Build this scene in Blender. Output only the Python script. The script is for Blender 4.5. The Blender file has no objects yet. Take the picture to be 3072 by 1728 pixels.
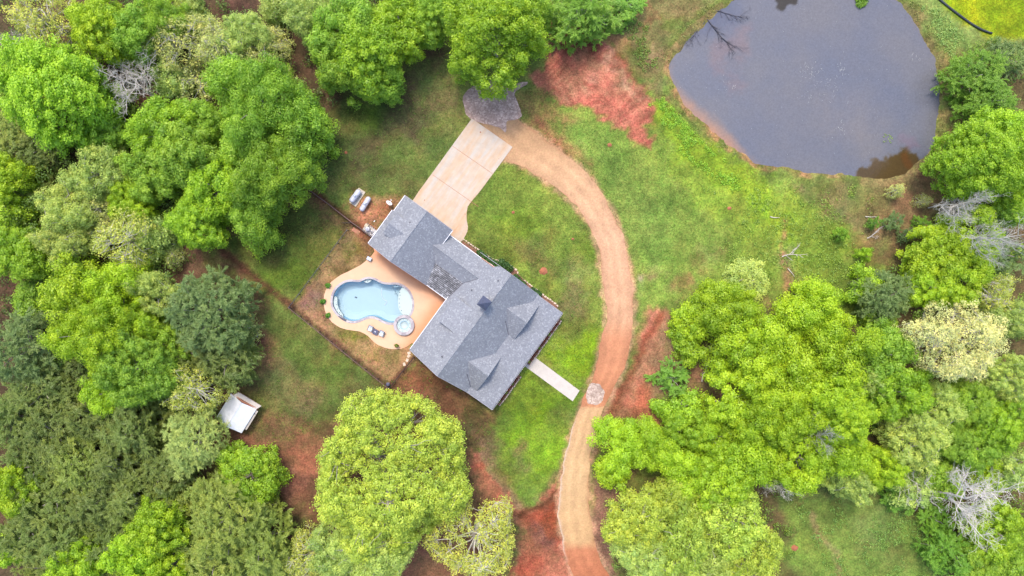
import bpy, bmesh, math, random
import numpy as np
from mathutils import Vector, Matrix
from mathutils.geometry import tessellate_polygon

# ---------------------------------------------------------------- camera, sky, sun, exposure
sc = bpy.context.scene
C = sc.collection
CAM_H = 114.0                     # drone height above the lawn, metres
cam = bpy.data.objects.new('camera', bpy.data.cameras.new('camera'))
C.objects.link(cam); sc.camera = cam
cam.location = (0, 0, CAM_H)
cam.data.sensor_width = 36; cam.data.lens = 36 * CAM_H / (3072 / 18.0)
cam.data.clip_start = 1; cam.data.clip_end = 5000

SUN_EL, SUN_AZ = math.radians(63), math.radians(-16)      # azimuth from +Y towards +X
wd = bpy.data.worlds.new('World'); sc.world = wd; wd.use_nodes = True
nt = wd.node_tree
sky = nt.nodes.new('ShaderNodeTexSky'); sky.sky_type = 'NISHITA'; sky.sun_disc = False
sky.sun_elevation = SUN_EL; sky.sun_rotation = SUN_AZ
sky.air_density = 0.9; sky.dust_density = 2.5; sky.ozone_density = 0.6
nt.links.new(sky.outputs[0], nt.nodes['Background'].inputs['Color'])
nt.nodes['Background'].inputs['Strength'].default_value = 0.15
sun = bpy.data.objects.new('sun', bpy.data.lights.new('sun', 'SUN')); C.objects.link(sun)
sun.data.energy = 0.95; sun.data.angle = math.radians(11); sun.data.color = (1, 0.90, 0.74)
sd = Vector((math.sin(SUN_AZ) * math.cos(SUN_EL), math.cos(SUN_AZ) * math.cos(SUN_EL), math.sin(SUN_EL)))
sun.rotation_euler = sd.to_track_quat('Z', 'Y').to_euler()
sc.view_settings.view_transform = 'Standard'; sc.view_settings.look = 'None'
sc.view_settings.gamma = 1; sc.view_settings.exposure = 1.66

# ---------------------------------------------------------------- helpers
ALB = 0.485                        # displayed linear colour -> albedo
def lin(c):
    c = c / 255.0
    return c / 12.92 if c <= 0.04045 else ((c + 0.055) / 1.055) ** 2.4
def col(r, g, b, k=ALB): return (lin(r) * k, lin(g) * k, lin(b) * k, 1.0)
def P(px, py, z=0.0):             # point on the photo (3072 wide) -> ground plan metres at height z
    k = (CAM_H - z) / CAM_H
    return ((px - 1536) / 18.0 * k, -(py - 864) / 18.0 * k)
DS = 3072 / 2576.0
def D(x, y, z=0.0): return P(x * DS, y * DS, z)
def T(ox, oy, s, pts, z=0.0): return [P(ox + a / s, oy + b / s, z) for a, b in pts]

def mesh_obj(name, V, F, mat, parent=None, smooth=False):
    me = bpy.data.meshes.new(name); me.from_pydata([tuple(v) for v in V], [], F); me.update()
    if mat:
        me.materials.append(mat)
    if smooth: me.polygons.foreach_set('use_smooth', [True] * len(me.polygons))
    o = bpy.data.objects.new(name, me); C.objects.link(o)
    if parent: o.parent = parent
    return o
def tag(o, label=None, cat=None, group=None, kind=None):
    if label: o['label'] = label
    if cat: o['category'] = cat
    if group: o['group'] = group
    if kind: o['kind'] = kind
    return o
def thing(name, label, cat, loc=(0, 0, 0), rz=0, group=None):
    o = bpy.data.objects.new(name, None); C.objects.link(o)
    o.empty_display_size = 0.3
    o.location = loc; o.rotation_euler = (0, 0, rz)
    return tag(o, label, cat, group)
def copy_tree(root, loc, rz=0, s=None, label=None, cat=None, group=None):
    r = root.copy(); C.objects.link(r); r.location = loc; r.rotation_euler = (0, 0, rz)
    if s: r.scale = s
    tag(r, label, cat, group)
    for ch in list(root.children):
        c = ch.copy(); C.objects.link(c); c.parent = r
        for g in ch.children:
            d = g.copy(); C.objects.link(d); d.parent = c
    return r

class MB:
    def __init__(s): s.V = []; s.F = []
    def add(s, V, F):
        n = len(s.V); s.V += [tuple(v) for v in V]; s.F += [tuple(i + n for i in f) for f in F]; return s
    def box(s, c, d, rz=0, rx=0, ry=0):
        m = Matrix.Rotation(rz, 3, 'Z') @ Matrix.Rotation(ry, 3, 'Y') @ Matrix.Rotation(rx, 3, 'X')
        V = []
        for x in (-.5, .5):
            for y in (-.5, .5):
                for z in (-.5, .5):
                    V.append(m @ Vector((x * d[0], y * d[1], z * d[2])) + Vector(c))
        return s.add(V, [(0, 1, 3, 2), (4, 6, 7, 5), (0, 4, 5, 1), (2, 3, 7, 6), (0, 2, 6, 4), (1, 5, 7, 3)])
    def b2(s, x0, x1, y0, y1, z0, z1): return s.box(((x0 + x1) / 2, (y0 + y1) / 2, (z0 + z1) / 2), (x1 - x0, y1 - y0, z1 - z0))
    def tube(s, pts, r, n=8, cap=True):
        pts = [Vector(p) for p in pts]; rs = r if isinstance(r, (list, tuple)) else [r] * len(pts)
        V = []; F = []
        for i, p in enumerate(pts):
            t = (pts[min(i + 1, len(pts) - 1)] - pts[max(i - 1, 0)]).normalized()
            a = t.orthogonal().normalized() if i == 0 else (a - t * a.dot(t)).normalized()
            b = t.cross(a)
            for k in range(n):
                w = 2 * math.pi * k / n
                V.append(p + (a * math.cos(w) + b * math.sin(w)) * rs[i])
        for i in range(len(pts) - 1):
            for k in range(n):
                F.append((i * n + k, i * n + (k + 1) % n, (i + 1) * n + (k + 1) % n, (i + 1) * n + k))
        if cap:
            F.append(tuple(range(n))[::-1]); F.append(tuple((len(pts) - 1) * n + k for k in range(n)))
        return s.add(V, F)
    def lathe(s, prof, c=(0, 0, 0), n=20):   # prof: (r,z)
        V = []; F = []
        for r, z in prof:
            for k in range(n):
                w = 2 * math.pi * k / n; V.append((c[0] + r * math.cos(w), c[1] + r * math.sin(w), c[2] + z))
        for i in range(len(prof) - 1):
            for k in range(n):
                F.append((i * n + k, i * n + (k + 1) % n, (i + 1) * n + (k + 1) % n, (i + 1) * n + k))
        return s.add(V, F)
    def prism(s, poly, z0, z1, holes=()):
        loops = [list(poly)] + [list(h) for h in holes]
        flat = [p for l in loops for p in l]
        tri = tessellate_polygon([[Vector((p[0], p[1], 0)) for p in l] for l in loops])
        n = len(flat); V = [(p[0], p[1], z1) for p in flat] + [(p[0], p[1], z0) for p in flat]; F = []
        for t in tri:
            a, b, c = (flat[i] for i in t)
            if (b[0] - a[0]) * (c[1] - a[1]) - (b[1] - a[1]) * (c[0] - a[0]) < 0: t = t[::-1]
            F.append(tuple(t)); F.append(tuple(i + n for i in t[::-1]))
        k = 0
        for l in loops:
            m = len(l)
            for i in range(m): F.append((k + i, k + (i + 1) % m, n + k + (i + 1) % m, n + k + i))
            k += m
        return s.add(V, F)
    def slab(s, quad, th):                   # roof plane given by its top outline, thickness th downwards
        m = len(quad); V = list(quad) + [(p[0], p[1], p[2] - th) for p in quad]
        F = [tuple(range(m)), tuple(range(2 * m - 1, m - 1, -1))] + [(i, i + m, (i + 1) % m + m, (i + 1) % m) for i in range(m)]
        return s.add(V, F)
    def build(s, name, mat, parent=None, smooth=False): return mesh_obj(name, s.V, s.F, mat, parent, smooth)

def smooth_loop(pts, n=6, closed=True):
    out = []; m = len(pts)
    for i in range(m if closed else m - 1):
        p0, p1, p2, p3 = (pts[(i + k) % m] if closed else pts[min(max(i + k, 0), m - 1)] for k in (-1, 0, 1, 2))
        for j in range(n):
            t = j / n
            out.append(tuple(0.5 * (2 * p1[d] + (p2[d] - p0[d]) * t + (2 * p0[d] - 5 * p1[d] + 4 * p2[d] - p3[d]) * t * t + (3 * p1[d] - p0[d] - 3 * p2[d] + p3[d]) * t ** 3) for d in (0, 1)))
    if not closed: out.append(tuple(pts[-1]))
    return out
def offset_loop(l, d):                       # towards the inside for d>0 when counter-clockwise
    m = len(l); A = sum(l[i][0] * l[(i + 1) % m][1] - l[(i + 1) % m][0] * l[i][1] for i in range(m))
    sg = 1 if A > 0 else -1; out = []
    for i in range(m):
        a, b = l[i - 1], l[(i + 1) % m]; tx, ty = b[0] - a[0], b[1] - a[1]; q = math.hypot(tx, ty) or 1
        out.append((l[i][0] - ty / q * d * sg, l[i][1] + tx / q * d * sg))
    return out

# numpy noise and polygon tools
_lat = {}
def vnoise(x, y, s, seed):
    if seed not in _lat: _lat[seed] = np.random.RandomState(seed).rand(256, 256)
    L = _lat[seed]; x = x / s + 100.37; y = y / s + 57.91
    xi = np.floor(x).astype(int); yi = np.floor(y).astype(int); fx = x - xi; fy = y - yi
    fx = fx * fx * (3 - 2 * fx); fy = fy * fy * (3 - 2 * fy)
    a = L[xi % 256, yi % 256]; b = L[(xi + 1) % 256, yi % 256]; c = L[xi % 256, (yi + 1) % 256]; d = L[(xi + 1) % 256, (yi + 1) % 256]
    return (a * (1 - fx) + b * fx) * (1 - fy) + (c * (1 - fx) + d * fx) * fy
def fbm(x, y, s, seed, o=4):
    r = 0; A = 1; t = 0
    for k in range(o):
        r = r + A * vnoise(x, y, s, seed + k * 17); t += A; A *= 0.55; s = s * 0.48
    return r / t
def sdist(X, Y, poly):                       # signed distance, negative inside
    d = np.full(X.shape, 1e9); ins = np.zeros(X.shape, bool); m = len(poly)
    for i in range(m):
        ax, ay = poly[i]; bx, by = poly[(i + 1) % m]; ex, ey = bx - ax, by - ay; L2 = ex * ex + ey * ey + 1e-9
        t = np.clip(((X - ax) * ex + (Y - ay) * ey) / L2, 0, 1)
        d = np.minimum(d, (X - ax - t * ex) ** 2 + (Y - ay - t * ey) ** 2)
        c = ((ay > Y) != (by > Y)) & (X < ex * (Y - ay) / (by - ay + 1e-12) + ax)
        ins ^= c
    d = np.sqrt(d); return np.where(ins, -d, d)
def ldist(X, Y, line):
    d = np.full(X.shape, 1e9)
    for (ax, ay), (bx, by) in zip(line[:-1], line[1:]):
        ex, ey = bx - ax, by - ay; t = np.clip(((X - ax) * ex + (Y - ay) * ey) / (ex * ex + ey * ey + 1e-9), 0, 1)
        d = np.minimum(d, (X - ax - t * ex) ** 2 + (Y - ay - t * ey) ** 2)
    return np.sqrt(d)
def sstep(x): x = np.clip(x, 0, 1); return x * x * (3 - 2 * x)

# ---------------------------------------------------------------- materials
def new_mat(name):
    m = bpy.data.materials.new(name); m.use_nodes = True; return m, m.node_tree, m.node_tree.nodes['Principled BSDF']
def N(t, kind, **kw):
    n = t.nodes.new(kind)
    for k, v in kw.items():
        if k in n.inputs: n.inputs[k].default_value = v
        else: setattr(n, k, v)
    return n
def noise(t, scale, detail=3, rough=0.55, vec=None):
    n = N(t, 'ShaderNodeTexNoise'); n.inputs['Scale'].default_value = scale; n.inputs['Detail'].default_value = detail
    n.inputs['Roughness'].default_value = rough
    if vec is not None: t.links.new(vec, n.inputs['Vector'])
    return n.outputs[0]
def ramp(t, src, stops):
    r = N(t, 'ShaderNodeValToRGB'); cr = r.color_ramp
    while len(cr.elements) < len(stops): cr.elements.new(0.5)
    for e, (p, c) in zip(cr.elements, stops):
        e.position = p; e.color = c if len(c) == 4 else (*c, 1)
    t.links.new(src, r.inputs[0]); return r.outputs[0]
def mix(t, a, b, f, mode='MIX'):
    m = N(t, 'ShaderNodeMix', data_type='RGBA', blend_type=mode)
    for i, v in ((0, f), (6, a), (7, b)):
        if hasattr(v, 'links') or isinstance(v, bpy.types.NodeSocket): t.links.new(v, m.inputs[i])
        else: m.inputs[i].default_value = v
    return m.outputs[2]
def objco(t): return N(t, 'ShaderNodeTexCoord').outputs['Object']
def bump(t, b, src, strength, dist=0.05):
    n = N(t, 'ShaderNodeBump'); n.inputs['Strength'].default_value = strength; n.inputs['Distance'].default_value = dist
    t.links.new(src, n.inputs['Height']); t.links.new(n.outputs[0], b.inputs['Normal'])
def g(v): return (v, v, v, 1)

def simple(name, c, rough=0.7, metal=0.0, var=0.12, scale=3.0, bmp=0.0):
    m, t, b = new_mat(name); co = objco(t)
    n = noise(t, scale, 4, .6, co); f = ramp(t, n, [(0.3, g(1 - var)), (0.7, g(1 + var))])
    t.links.new(mix(t, c, f, 1.0, 'MULTIPLY'), b.inputs['Base Color'])
    b.inputs['Roughness'].default_value = rough; b.inputs['Metallic'].default_value = metal
    if bmp: bump(t, b, noise(t, scale * 6, 3, .6, co), bmp)
    return m

def m_attr_ground(name, fine=1.0, rough=0.95):
    m, t, b = new_mat(name)
    a = N(t, 'ShaderNodeAttribute', attribute_name='Col').outputs['Color']; co = objco(t)
    f1 = ramp(t, noise(t, 3.2, 5, .8, co), [(0.36, g(1 - .44 * fine)), (0.64, g(1 + .44 * fine))])
    f2 = ramp(t, noise(t, 1.3, 5, .7, co), [(0.35, g(1 - .16 * fine)), (0.65, g(1 + .16 * fine))])
    f3 = ramp(t, noise(t, 1.9, 5, .75, co), [(0.38, (1 + .10 * fine, 1 - .02 * fine, 1 + .05 * fine, 1)), (0.62, (1 - .07 * fine, 1 + .02 * fine, .97, 1))])
    c = mix(t, mix(t, mix(t, a, f1, 1.0, 'MULTIPLY'), f2, 1.0, 'MULTIPLY'), f3, 1.0, 'MULTIPLY')
    t.links.new(c, b.inputs['Base Color']); b.inputs['Roughness'].default_value = rough
    b.inputs['Specular IOR Level'].default_value = 0.1
    bump(t, b, noise(t, 5.0, 4, .7, co), 0.55 * fine, 0.12)
    return m
M = {}
M['ground'] = m_attr_ground('ground')
M['road'] = m_attr_ground('packed_dirt', 0.35)

def m_foliage(name, trans=0.36, hue=0.5):
    m, t, b = new_mat(name); t.nodes.remove(b); out = t.nodes['Material Output']
    oi = N(t, 'ShaderNodeObjectInfo').outputs['Color']
    at = N(t, 'ShaderNodeAttribute', attribute_name='tint').outputs['Fac']
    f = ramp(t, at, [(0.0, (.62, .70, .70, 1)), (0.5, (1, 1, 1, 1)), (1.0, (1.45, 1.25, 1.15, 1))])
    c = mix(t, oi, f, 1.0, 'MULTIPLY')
    d = N(t, 'ShaderNodeBsdfDiffuse'); tr = N(t, 'ShaderNodeBsdfTranslucent'); gl = N(t, 'ShaderNodeBsdfGlossy')
    gl.inputs['Roughness'].default_value = 0.45; gl.inputs['Color'].default_value = g(0.8)
    t.links.new(c, d.inputs[0]); t.links.new(c, tr.inputs[0])
    x = N(t, 'ShaderNodeMixShader'); x.inputs[0].default_value = trans
    t.links.new(d.outputs[0], x.inputs[1]); t.links.new(tr.outputs[0], x.inputs[2])
    y = N(t, 'ShaderNodeMixShader'); y.inputs[0].default_value = 0.025
    t.links.new(x.outputs[0], y.inputs[1]); t.links.new(gl.outputs[0], y.inputs[2])
    t.links.new(y.outputs[0], out.inputs[0]); return m
M['leaf'] = m_foliage('foliage')
def m_bark():
    m, t, b = new_mat('bark'); oi = N(t, 'ShaderNodeObjectInfo').outputs['Color']; co = objco(t)
    f = ramp(t, noise(t, 2.5, 4, .7, co), [(0.3, g(.7)), (0.7, g(1.2))])
    t.links.new(mix(t, oi, f, 1, 'MULTIPLY'), b.inputs['Base Color']); b.inputs['Roughness'].default_value = .95
    return m
M['bark'] = m_bark()

def m_concrete():
    m, t, b = new_mat('driveway_concrete'); co = objco(t)
    mp = N(t, 'ShaderNodeMapping'); mp.inputs['Rotation'].default_value = (0, 0, math.radians(-53.9)); t.links.new(co, mp.inputs['Vector']); mp2 = N(t, 'ShaderNodeMapping'); mp2.inputs['Scale'].default_value = (.22, 1.3, 1); t.links.new(mp.outputs[0], mp2.inputs['Vector'])
    n1 = ramp(t, noise(t, .45, 5, .65, mp2.outputs[0]), [(0.36, col(232, 222, 210)), (0.62, col(240, 206, 172)), (.75, col(232, 180, 140))])
    n2 = ramp(t, noise(t, .9, 5, .65, co), [(0.35, g(.93)), (0.68, g(1.06))])
    sp = ramp(t, noise(t, 1.6, 2, .4, co), [(0.74, g(0)), (0.78, g(1))])
    c = mix(t, n1, n2, 1, 'MULTIPLY'); c = mix(t, c, col(190, 120, 85), sp)
    t.links.new(c, b.inputs['Base Color']); b.inputs['Roughness'].default_value = .85; b.inputs['Specular IOR Level'].default_value = .2
    bump(t, b, noise(t, 12, 3, .6, co), .15); return m
M['concrete'] = m_concrete()
M['walk'] = simple('walk_concrete', col(232, 222, 212), .85, 0, .07, 1.2, .1)
def m_deck():
    m, t, b = new_mat('pool_deck_stamped'); co = objco(t)
    # the stamped deck is stained a stronger orange by the house walls and under the eaves drip line
    a = N(t, 'ShaderNodeAttribute', attribute_name='Col').outputs['Color']
    n2 = ramp(t, noise(t, .8, 5, .65, co), [(0.35, g(.95)), (0.68, g(1.04))])
    t.links.new(mix(t, a, n2, 1, 'MULTIPLY'), b.inputs['Base Color']); b.inputs['Roughness'].default_value = .8
    b.inputs['Specular IOR Level'].default_value = .2
    return m
M['deck'] = m_deck()

def m_shingle(name, base, fleck, dark, ribs=False):
    m, t, b = new_mat(name); co = objco(t)
    v = N(t, 'ShaderNodeTexVoronoi'); v.inputs['Scale'].default_value = 4.6; t.links.new(co, v.inputs['Vector'])
    sep = N(t, 'ShaderNodeSeparateColor'); t.links.new(v.outputs['Color'], sep.inputs[0])
    c = ramp(t, sep.outputs[0], [(0.0, dark), (0.35, base), (0.72, base), (0.95, fleck)])
    n = ramp(t, noise(t, 7, 3, .7, co), [(0.3, g(.84)), (0.7, g(1.16))])
    n3 = ramp(t, noise(t, .35, 3, .6, co), [(0.3, g(.93)), (0.7, g(1.06))])
    c = mix(t, mix(t, c, n, 1, 'MULTIPLY'), n3, 1, 'MULTIPLY')
    if ribs:
        w = N(t, 'ShaderNodeTexWave', bands_direction='Y'); w.inputs['Scale'].default_value = 1.15; w.inputs['Distortion'].default_value = .6
        w.inputs['Detail'].default_value = 2; t.links.new(co, w.inputs['Vector'])
        c = mix(t, c, ramp(t, w.outputs[1], [(0.2, g(.55)), (0.6, g(1.25))]), 1, 'MULTIPLY')
        st = ramp(t, noise(t, .5, 4, .7, co), [(0.35, g(.6)), (0.62, g(1.15))])
        c = mix(t, c, st, 1, 'MULTIPLY')
    t.links.new(c, b.inputs['Base Color']); b.inputs['Roughness'].default_value = .9; b.inputs['Specular IOR Level'].default_value = .25
    bump(t, b, v.outputs['Distance'], .35, .04); return m
M['shingle'] = m_shingle('roof_shingles', (.182, .190, .212, 1), (.245, .255, .275, 1), (.156, .165, .188, 1))
M['shingle_worn'] = m_shingle('roof_shingles_stained', (.15, .15, .16, 1), (.27, .27, .29, 1), (.09, .09, .10, 1), True)
def m_brick():
    m, t, b = new_mat('brick'); co = N(t, 'ShaderNodeTexCoord').outputs['Object']
    br = N(t, 'ShaderNodeTexBrick'); t.links.new(co, br.inputs['Vector']); br.inputs['Scale'].default_value = 4.5
    br.inputs['Color1'].default_value = (.30, .13, .09, 1); br.inputs['Color2'].default_value = (.40, .20, .14, 1); br.inputs['Mortar'].default_value = (.45, .42, .38, 1)
    t.links.new(br.outputs[0], b.inputs['Base Color']); b.inputs['Roughness'].default_value = .9; return m
M['brick'] = m_brick()
M['white'] = simple('white_trim', (.62, .62, .65, 1), .5, 0, .05)
M['barge'] = simple('grey_barge_board', (.30, .29, .33, 1), .6, 0, .1)
M['dark_trim'] = simple('dark_trim', (.06, .055, .07, 1), .6, 0, .1)
M['glass'] = simple('window_glass', (.03, .04, .05, 1), .08, 0, .05)
M['flue_metal'] = simple('chimney_cap_metal', (.08, .085, .125, 1), .45, .6, .15)
M['steel'] = simple('fence_steel', (.10, .10, .11, 1), .5, .7, .2, 8)
M['black_steel'] = simple('black_fence_steel', (.035, .022, .02, 1), .7, .2, .2, 8)
M['tank'] = simple('white_tank_paint', (.42, .43, .49, 1), .35, 0, .06, 2)
M['brown_fence'] = simple('brown_fence', (.13, .075, .065, 1), .8, .1, .2, 8)
M['timber'] = simple('weathered_timber', (.42, .36, .26, 1), .9, 0, .2, 5)
M['rust'] = simple('rust_timber', (.34, .15, .09, 1), .9, 0, .2, 5)
M['wicker'] = simple('grey_wicker', (.20, .19, .20, 1), .8, 0, .2, 14, .2)
M['cushion'] = simple('grey_cushion', (.42, .46, .54, 1), .9, 0, .06, 3)
M['towel'] = simple('pale_cushion', (.56, .63, .70, 1), .9, 0, .05, 3)
M['dark_fabric'] = simple('dark_table_top', (.055, .055, .10, 1), .6, 0, .15, 9)
M['pot'] = simple('pot_clay', (.12, .09, .06, 1), .8)
M['plaster_blue'] = simple('pool_plaster_blue', (.30, .41, .47, 1), .6, 0, .03, .6)
M['plaster_wall'] = simple('pool_plaster_wall', (.24, .42, .56, 1), .6, 0, .05, .6)
M['plaster_white'] = simple('pool_plaster_white', (.43, .48, .47, 1), .6, 0, .02, .6)
M['tile_dot'] = simple('dark_pool_tile', (.05, .08, .12, 1), .4)
M['paver'] = simple('stepping_stone_paver', (.50, .38, .29, 1), .9, 0, .15, 4, .2)
M['mulch'] = simple('mulch', (.17, .085, .055, 1), 1, 0, .45, 6, .6)
M['edging'] = simple('stone_edging', (.48, .37, .29, 1), .9, 0, .3, 3, .5)
M['hose'] = simple('black_plastic', (.02, .025, .03, 1), .5)
M['deadwood'] = simple('dead_wood', (.42, .38, .33, 1), .95, 0, .2, 4)
M['pondscum'] = simple('pond_scum', (.30, .31, .30, 1), .9)
M['branch_reflection'] = simple('dark_branch_reflection', (.045, .04, .05, 1), .7, 0, .2, 4)  # near-black tone of the branches that stand in for a reflection
M['clay_lump'] = simple('clay', col(196, 122, 88), 1, 0, .2, 3, .4)
def m_coping():
    m, t, b = new_mat('pool_coping_stone'); co = objco(t)
    v = N(t, 'ShaderNodeTexVoronoi'); v.inputs['Scale'].default_value = 1.5; t.links.new(co, v.inputs['Vector'])
    s = N(t, 'ShaderNodeSeparateColor'); t.links.new(v.outputs['Color'], s.inputs[0])
    c = ramp(t, s.outputs[0], [(0, (.24, .21, .23, 1)), (.5, (.32, .29, .31, 1)), (1, (.40, .37, .37, 1))])
    t.links.new(mix(t, c, ramp(t, noise(t, 6, 3, .6, co), [(0.3, g(.85)), (.7, g(1.1))]), 1, 'MULTIPLY'), b.inputs['Base Color'])
    b.inputs['Roughness'].default_value = .8; return m
M['coping'] = m_coping()
def m_pool_water():
    m, t, b = new_mat('pool_water'); t.nodes.remove(b); out = t.nodes['Material Output']
    tr = N(t, 'ShaderNodeBsdfTransparent'); tr.inputs[0].default_value = (.93, .975, .99, 1)
    gl = N(t, 'ShaderNodeBsdfGlossy'); gl.inputs['Roughness'].default_value = .06
    fr = N(t, 'ShaderNodeFresnel'); fr.inputs[0].default_value = 1.33
    bp = N(t, 'ShaderNodeBump'); bp.inputs['Strength'].default_value = .3; bp.inputs['Distance'].default_value = .03
    t.links.new(noise(t, 2.5, 3, .6, objco(t)), bp.inputs['Height'])
    t.links.new(bp.outputs[0], gl.inputs['Normal']); t.links.new(bp.outputs[0], fr.inputs['Normal'])
    x = N(t, 'ShaderNodeMixShader'); t.links.new(fr.outputs[0], x.inputs[0]); t.links.new(tr.outputs[0], x.inputs[1]); t.links.new(gl.outputs[0], x.inputs[2])
    t.links.new(x.outputs[0], out.inputs[0]); return m
M['pool_water'] = m_pool_water()
def m_pond():
    m, t, b = new_mat('pond_water')
    a = N(t, 'ShaderNodeAttribute', attribute_name='Col').outputs['Color']; co = objco(t)
    n = ramp(t, noise(t, 3.2, 4, .75, co), [(0.3, g(.86)), (.7, g(1.14))])
    n2 = ramp(t, noise(t, .07, 4, .6, co), [(0.35, (.9, .95, 1.03, 1)), (.65, (1.1, 1.06, .99, 1))])
    t.links.new(mix(t, mix(t, a, n, 1, 'MULTIPLY'), n2, 1, 'MULTIPLY'), b.inputs['Base Color'])
    b.inputs['Roughness'].default_value = .12; b.inputs['IOR'].default_value = 1.33
    bump(t, b, noise(t, 2.0, 4, .7, co), .5, .04); return m
M['pond'] = m_pond()
def m_gravel():
    m, t, b = new_mat('gravel'); co = objco(t)
    v = N(t, 'ShaderNodeTexVoronoi'); v.inputs['Scale'].default_value = 4; t.links.new(co, v.inputs['Vector'])
    s = N(t, 'ShaderNodeSeparateColor'); t.links.new(v.outputs['Color'], s.inputs[0])
    c = ramp(t, s.outputs[0], [(0, (.15, .13, .12, 1)), (.6, (.19, .17, .165, 1)), (.95, (.26, .245, .24, 1))])
    a = N(t, 'ShaderNodeAttribute', attribute_name='Col').outputs['Color']
    c = mix(t, mix(t, c, g(1), .0), a, 1, 'MULTIPLY')
    t.links.new(c, b.inputs['Base Color']); b.inputs['Roughness'].default_value = .95
    bump(t, b, v.outputs['Distance'], .35, .03); return m
M['gravel'] = m_gravel()
def m_metalroof():
    m, t, b = new_mat('shed_roof_metal'); co = objco(t)
    f = ramp(t, noise(t, 1.2, 3, .6, co), [(0.3, g(.92)), (.7, g(1.06))])
    t.links.new(mix(t, (.74, .75, .80, 1), f, 1, 'MULTIPLY'), b.inputs['Base Color'])
    b.inputs['Roughness'].default_value = .38; b.inputs['Metallic'].default_value = .35; return m
M['metalroof'] = m_metalroof()
# ---------------------------------------------------------------- ground, pond, road
POND = [D(*p) for p in smooth_loop([(1673,185),(1690,130),(1735,75),(1795,25),(1850,-20),(1950,-70),(2100,-90),(2220,-50),(2295,20),(2340,90),(2370,150),(2383,230),(2376,300),(2366,365),(2345,395),(2320,415),(2290,440),(2240,462),(2190,462),(2150,452),(2110,450),(2050,446),(1990,436),(1900,418),(1850,388),(1790,343),(1738,296),(1700,242)], 4)]
ROAD_IN = [(1196,296),(1228,345),(1268,402),(1300,415),(1350,440),(1400,475),(1440,510),(1480,565),(1505,625),(1517,700),(1524,790),(1515,850),(1500,920),(1487,960),(1462,1020),(1440,1080),(1420,1150),(1408,1220),(1405,1300),(1415,1370),(1436,1430),(1470,1520),(1530,1640),(1600,1800)]
ROAD_OUT = [(1246,262),(1272,278),(1296,296),(1325,318),(1370,350),(1420,390),(1470,430),(1510,480),(1545,540),(1565,590),(1580,650),(1590,720),(1595,780),(1590,840),(1575,910),(1550,970),(1525,1020),(1500,1090),(1485,1160),(1480,1220),(1483,1290),(1495,1370),(1525,1435),(1570,1520),(1630,1640),(1700,1800)]
POOL_O = smooth_loop([P(940 + a / 5.175, 780 + b / 5.175) for a, b in [(268,650),(278,550),(325,445),(395,375),(475,325),(560,303),(640,305),(715,308),(760,285),(830,263),(905,263),(985,288),(1075,335),(1180,350),(1300,348),(1400,385),(1490,460),(1545,560),(1567,680),(1555,790),(1500,890),(1415,960),(1330,990),(1245,1006),(1150,1000),(1060,965),(975,920),(885,905),(800,930),(700,970),(600,982),(500,958),(400,893),(320,805),(280,725)]], 3)
SPA = P(940 + 1413 / 5.175, 780 + 1010 / 5.175)
def DP(pts): return [D(*p) for p in pts]
def T2(pts): return T(1024, 0, 2.5156, pts)
WOODS_L = DP([(-300,-300),(1180,-300),(1130,40),(1060,110),(1000,140),(960,220),(870,215),(830,330),(815,420),(750,460),(700,505),(640,580),(545,610),(560,680),(630,740),(650,850),(640,1000),(585,1060),(510,1130),(490,1200),(700,1210),(740,1300),(760,1449),(760,1800),(-300,1800)])
WOODS_R = DP([(2900,60),(2430,110),(2410,220),(2400,330),(2350,470),(2330,620),(2200,690),(2180,800),(1990,850),(1830,790),(1700,800),(1690,860),(1760,920),(1800,1000),(1830,1100),(1860,1180),(1700,1220),(1570,1280),(1540,1400),(1560,1800),(1960,1800),(1990,1400),(1960,1240),(2100,1220),(2250,1230),(2330,1350),(2380,1449),(2400,1800),(3000,1800)])
RED1 = T2([(1540,60),(1600,150),(1680,240),(1800,290),(1920,290),(1990,340),(2110,420),(2250,560),(2350,700),(2370,760),(2340,860),(2350,920),(2270,950),(2345,1060),(2330,1100),(2240,1090),(2180,990),(2060,950),(1960,900),(1880,800),(1680,790),(1600,690),(1430,630),(1440,540),(1520,480),(1560,440),(1500,380),(1520,200)])
REDROAD = DP([(1625,772),(1682,800),(1665,875),(1672,960),(1640,1050),(1570,1100),(1500,1140),(1490,1080),(1545,1000),(1590,900)])
REDBOT = DP([(1175,1120),(1200,1150),(1230,1200),(1270,1240),(1300,1272),(1360,1268),(1385,1235),(1412,1215),(1425,1300),(1450,1449),(1500,1700),(1290,1700),(1295,1449),(1312,1350),(1275,1310),(1220,1255),(1185,1200)])

LAY = []   # (shape, colour, soft metres, warp metres, opacity, breakup)
def poly(pts, c, soft=1.5, warp=1.6, op=1.0, br=0.0): LAY.append(('p', pts, c, soft, warp, op, br))
def line(pts, w, c, soft=.6, warp=.5, op=1.0, br=0.0): LAY.append(('l', (pts, w), c, soft, warp, op, br))
def blob(x, y, r, c, soft=2.0, op=.8, br=.3):
    cx, cy = D(x, y); r = r / 15.1
    LAY.append(('p', [(cx + r * math.cos(a * .5236), cy + r * math.sin(a * .5236)) for a in range(12)], c, soft, 1.8, op, br))
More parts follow.
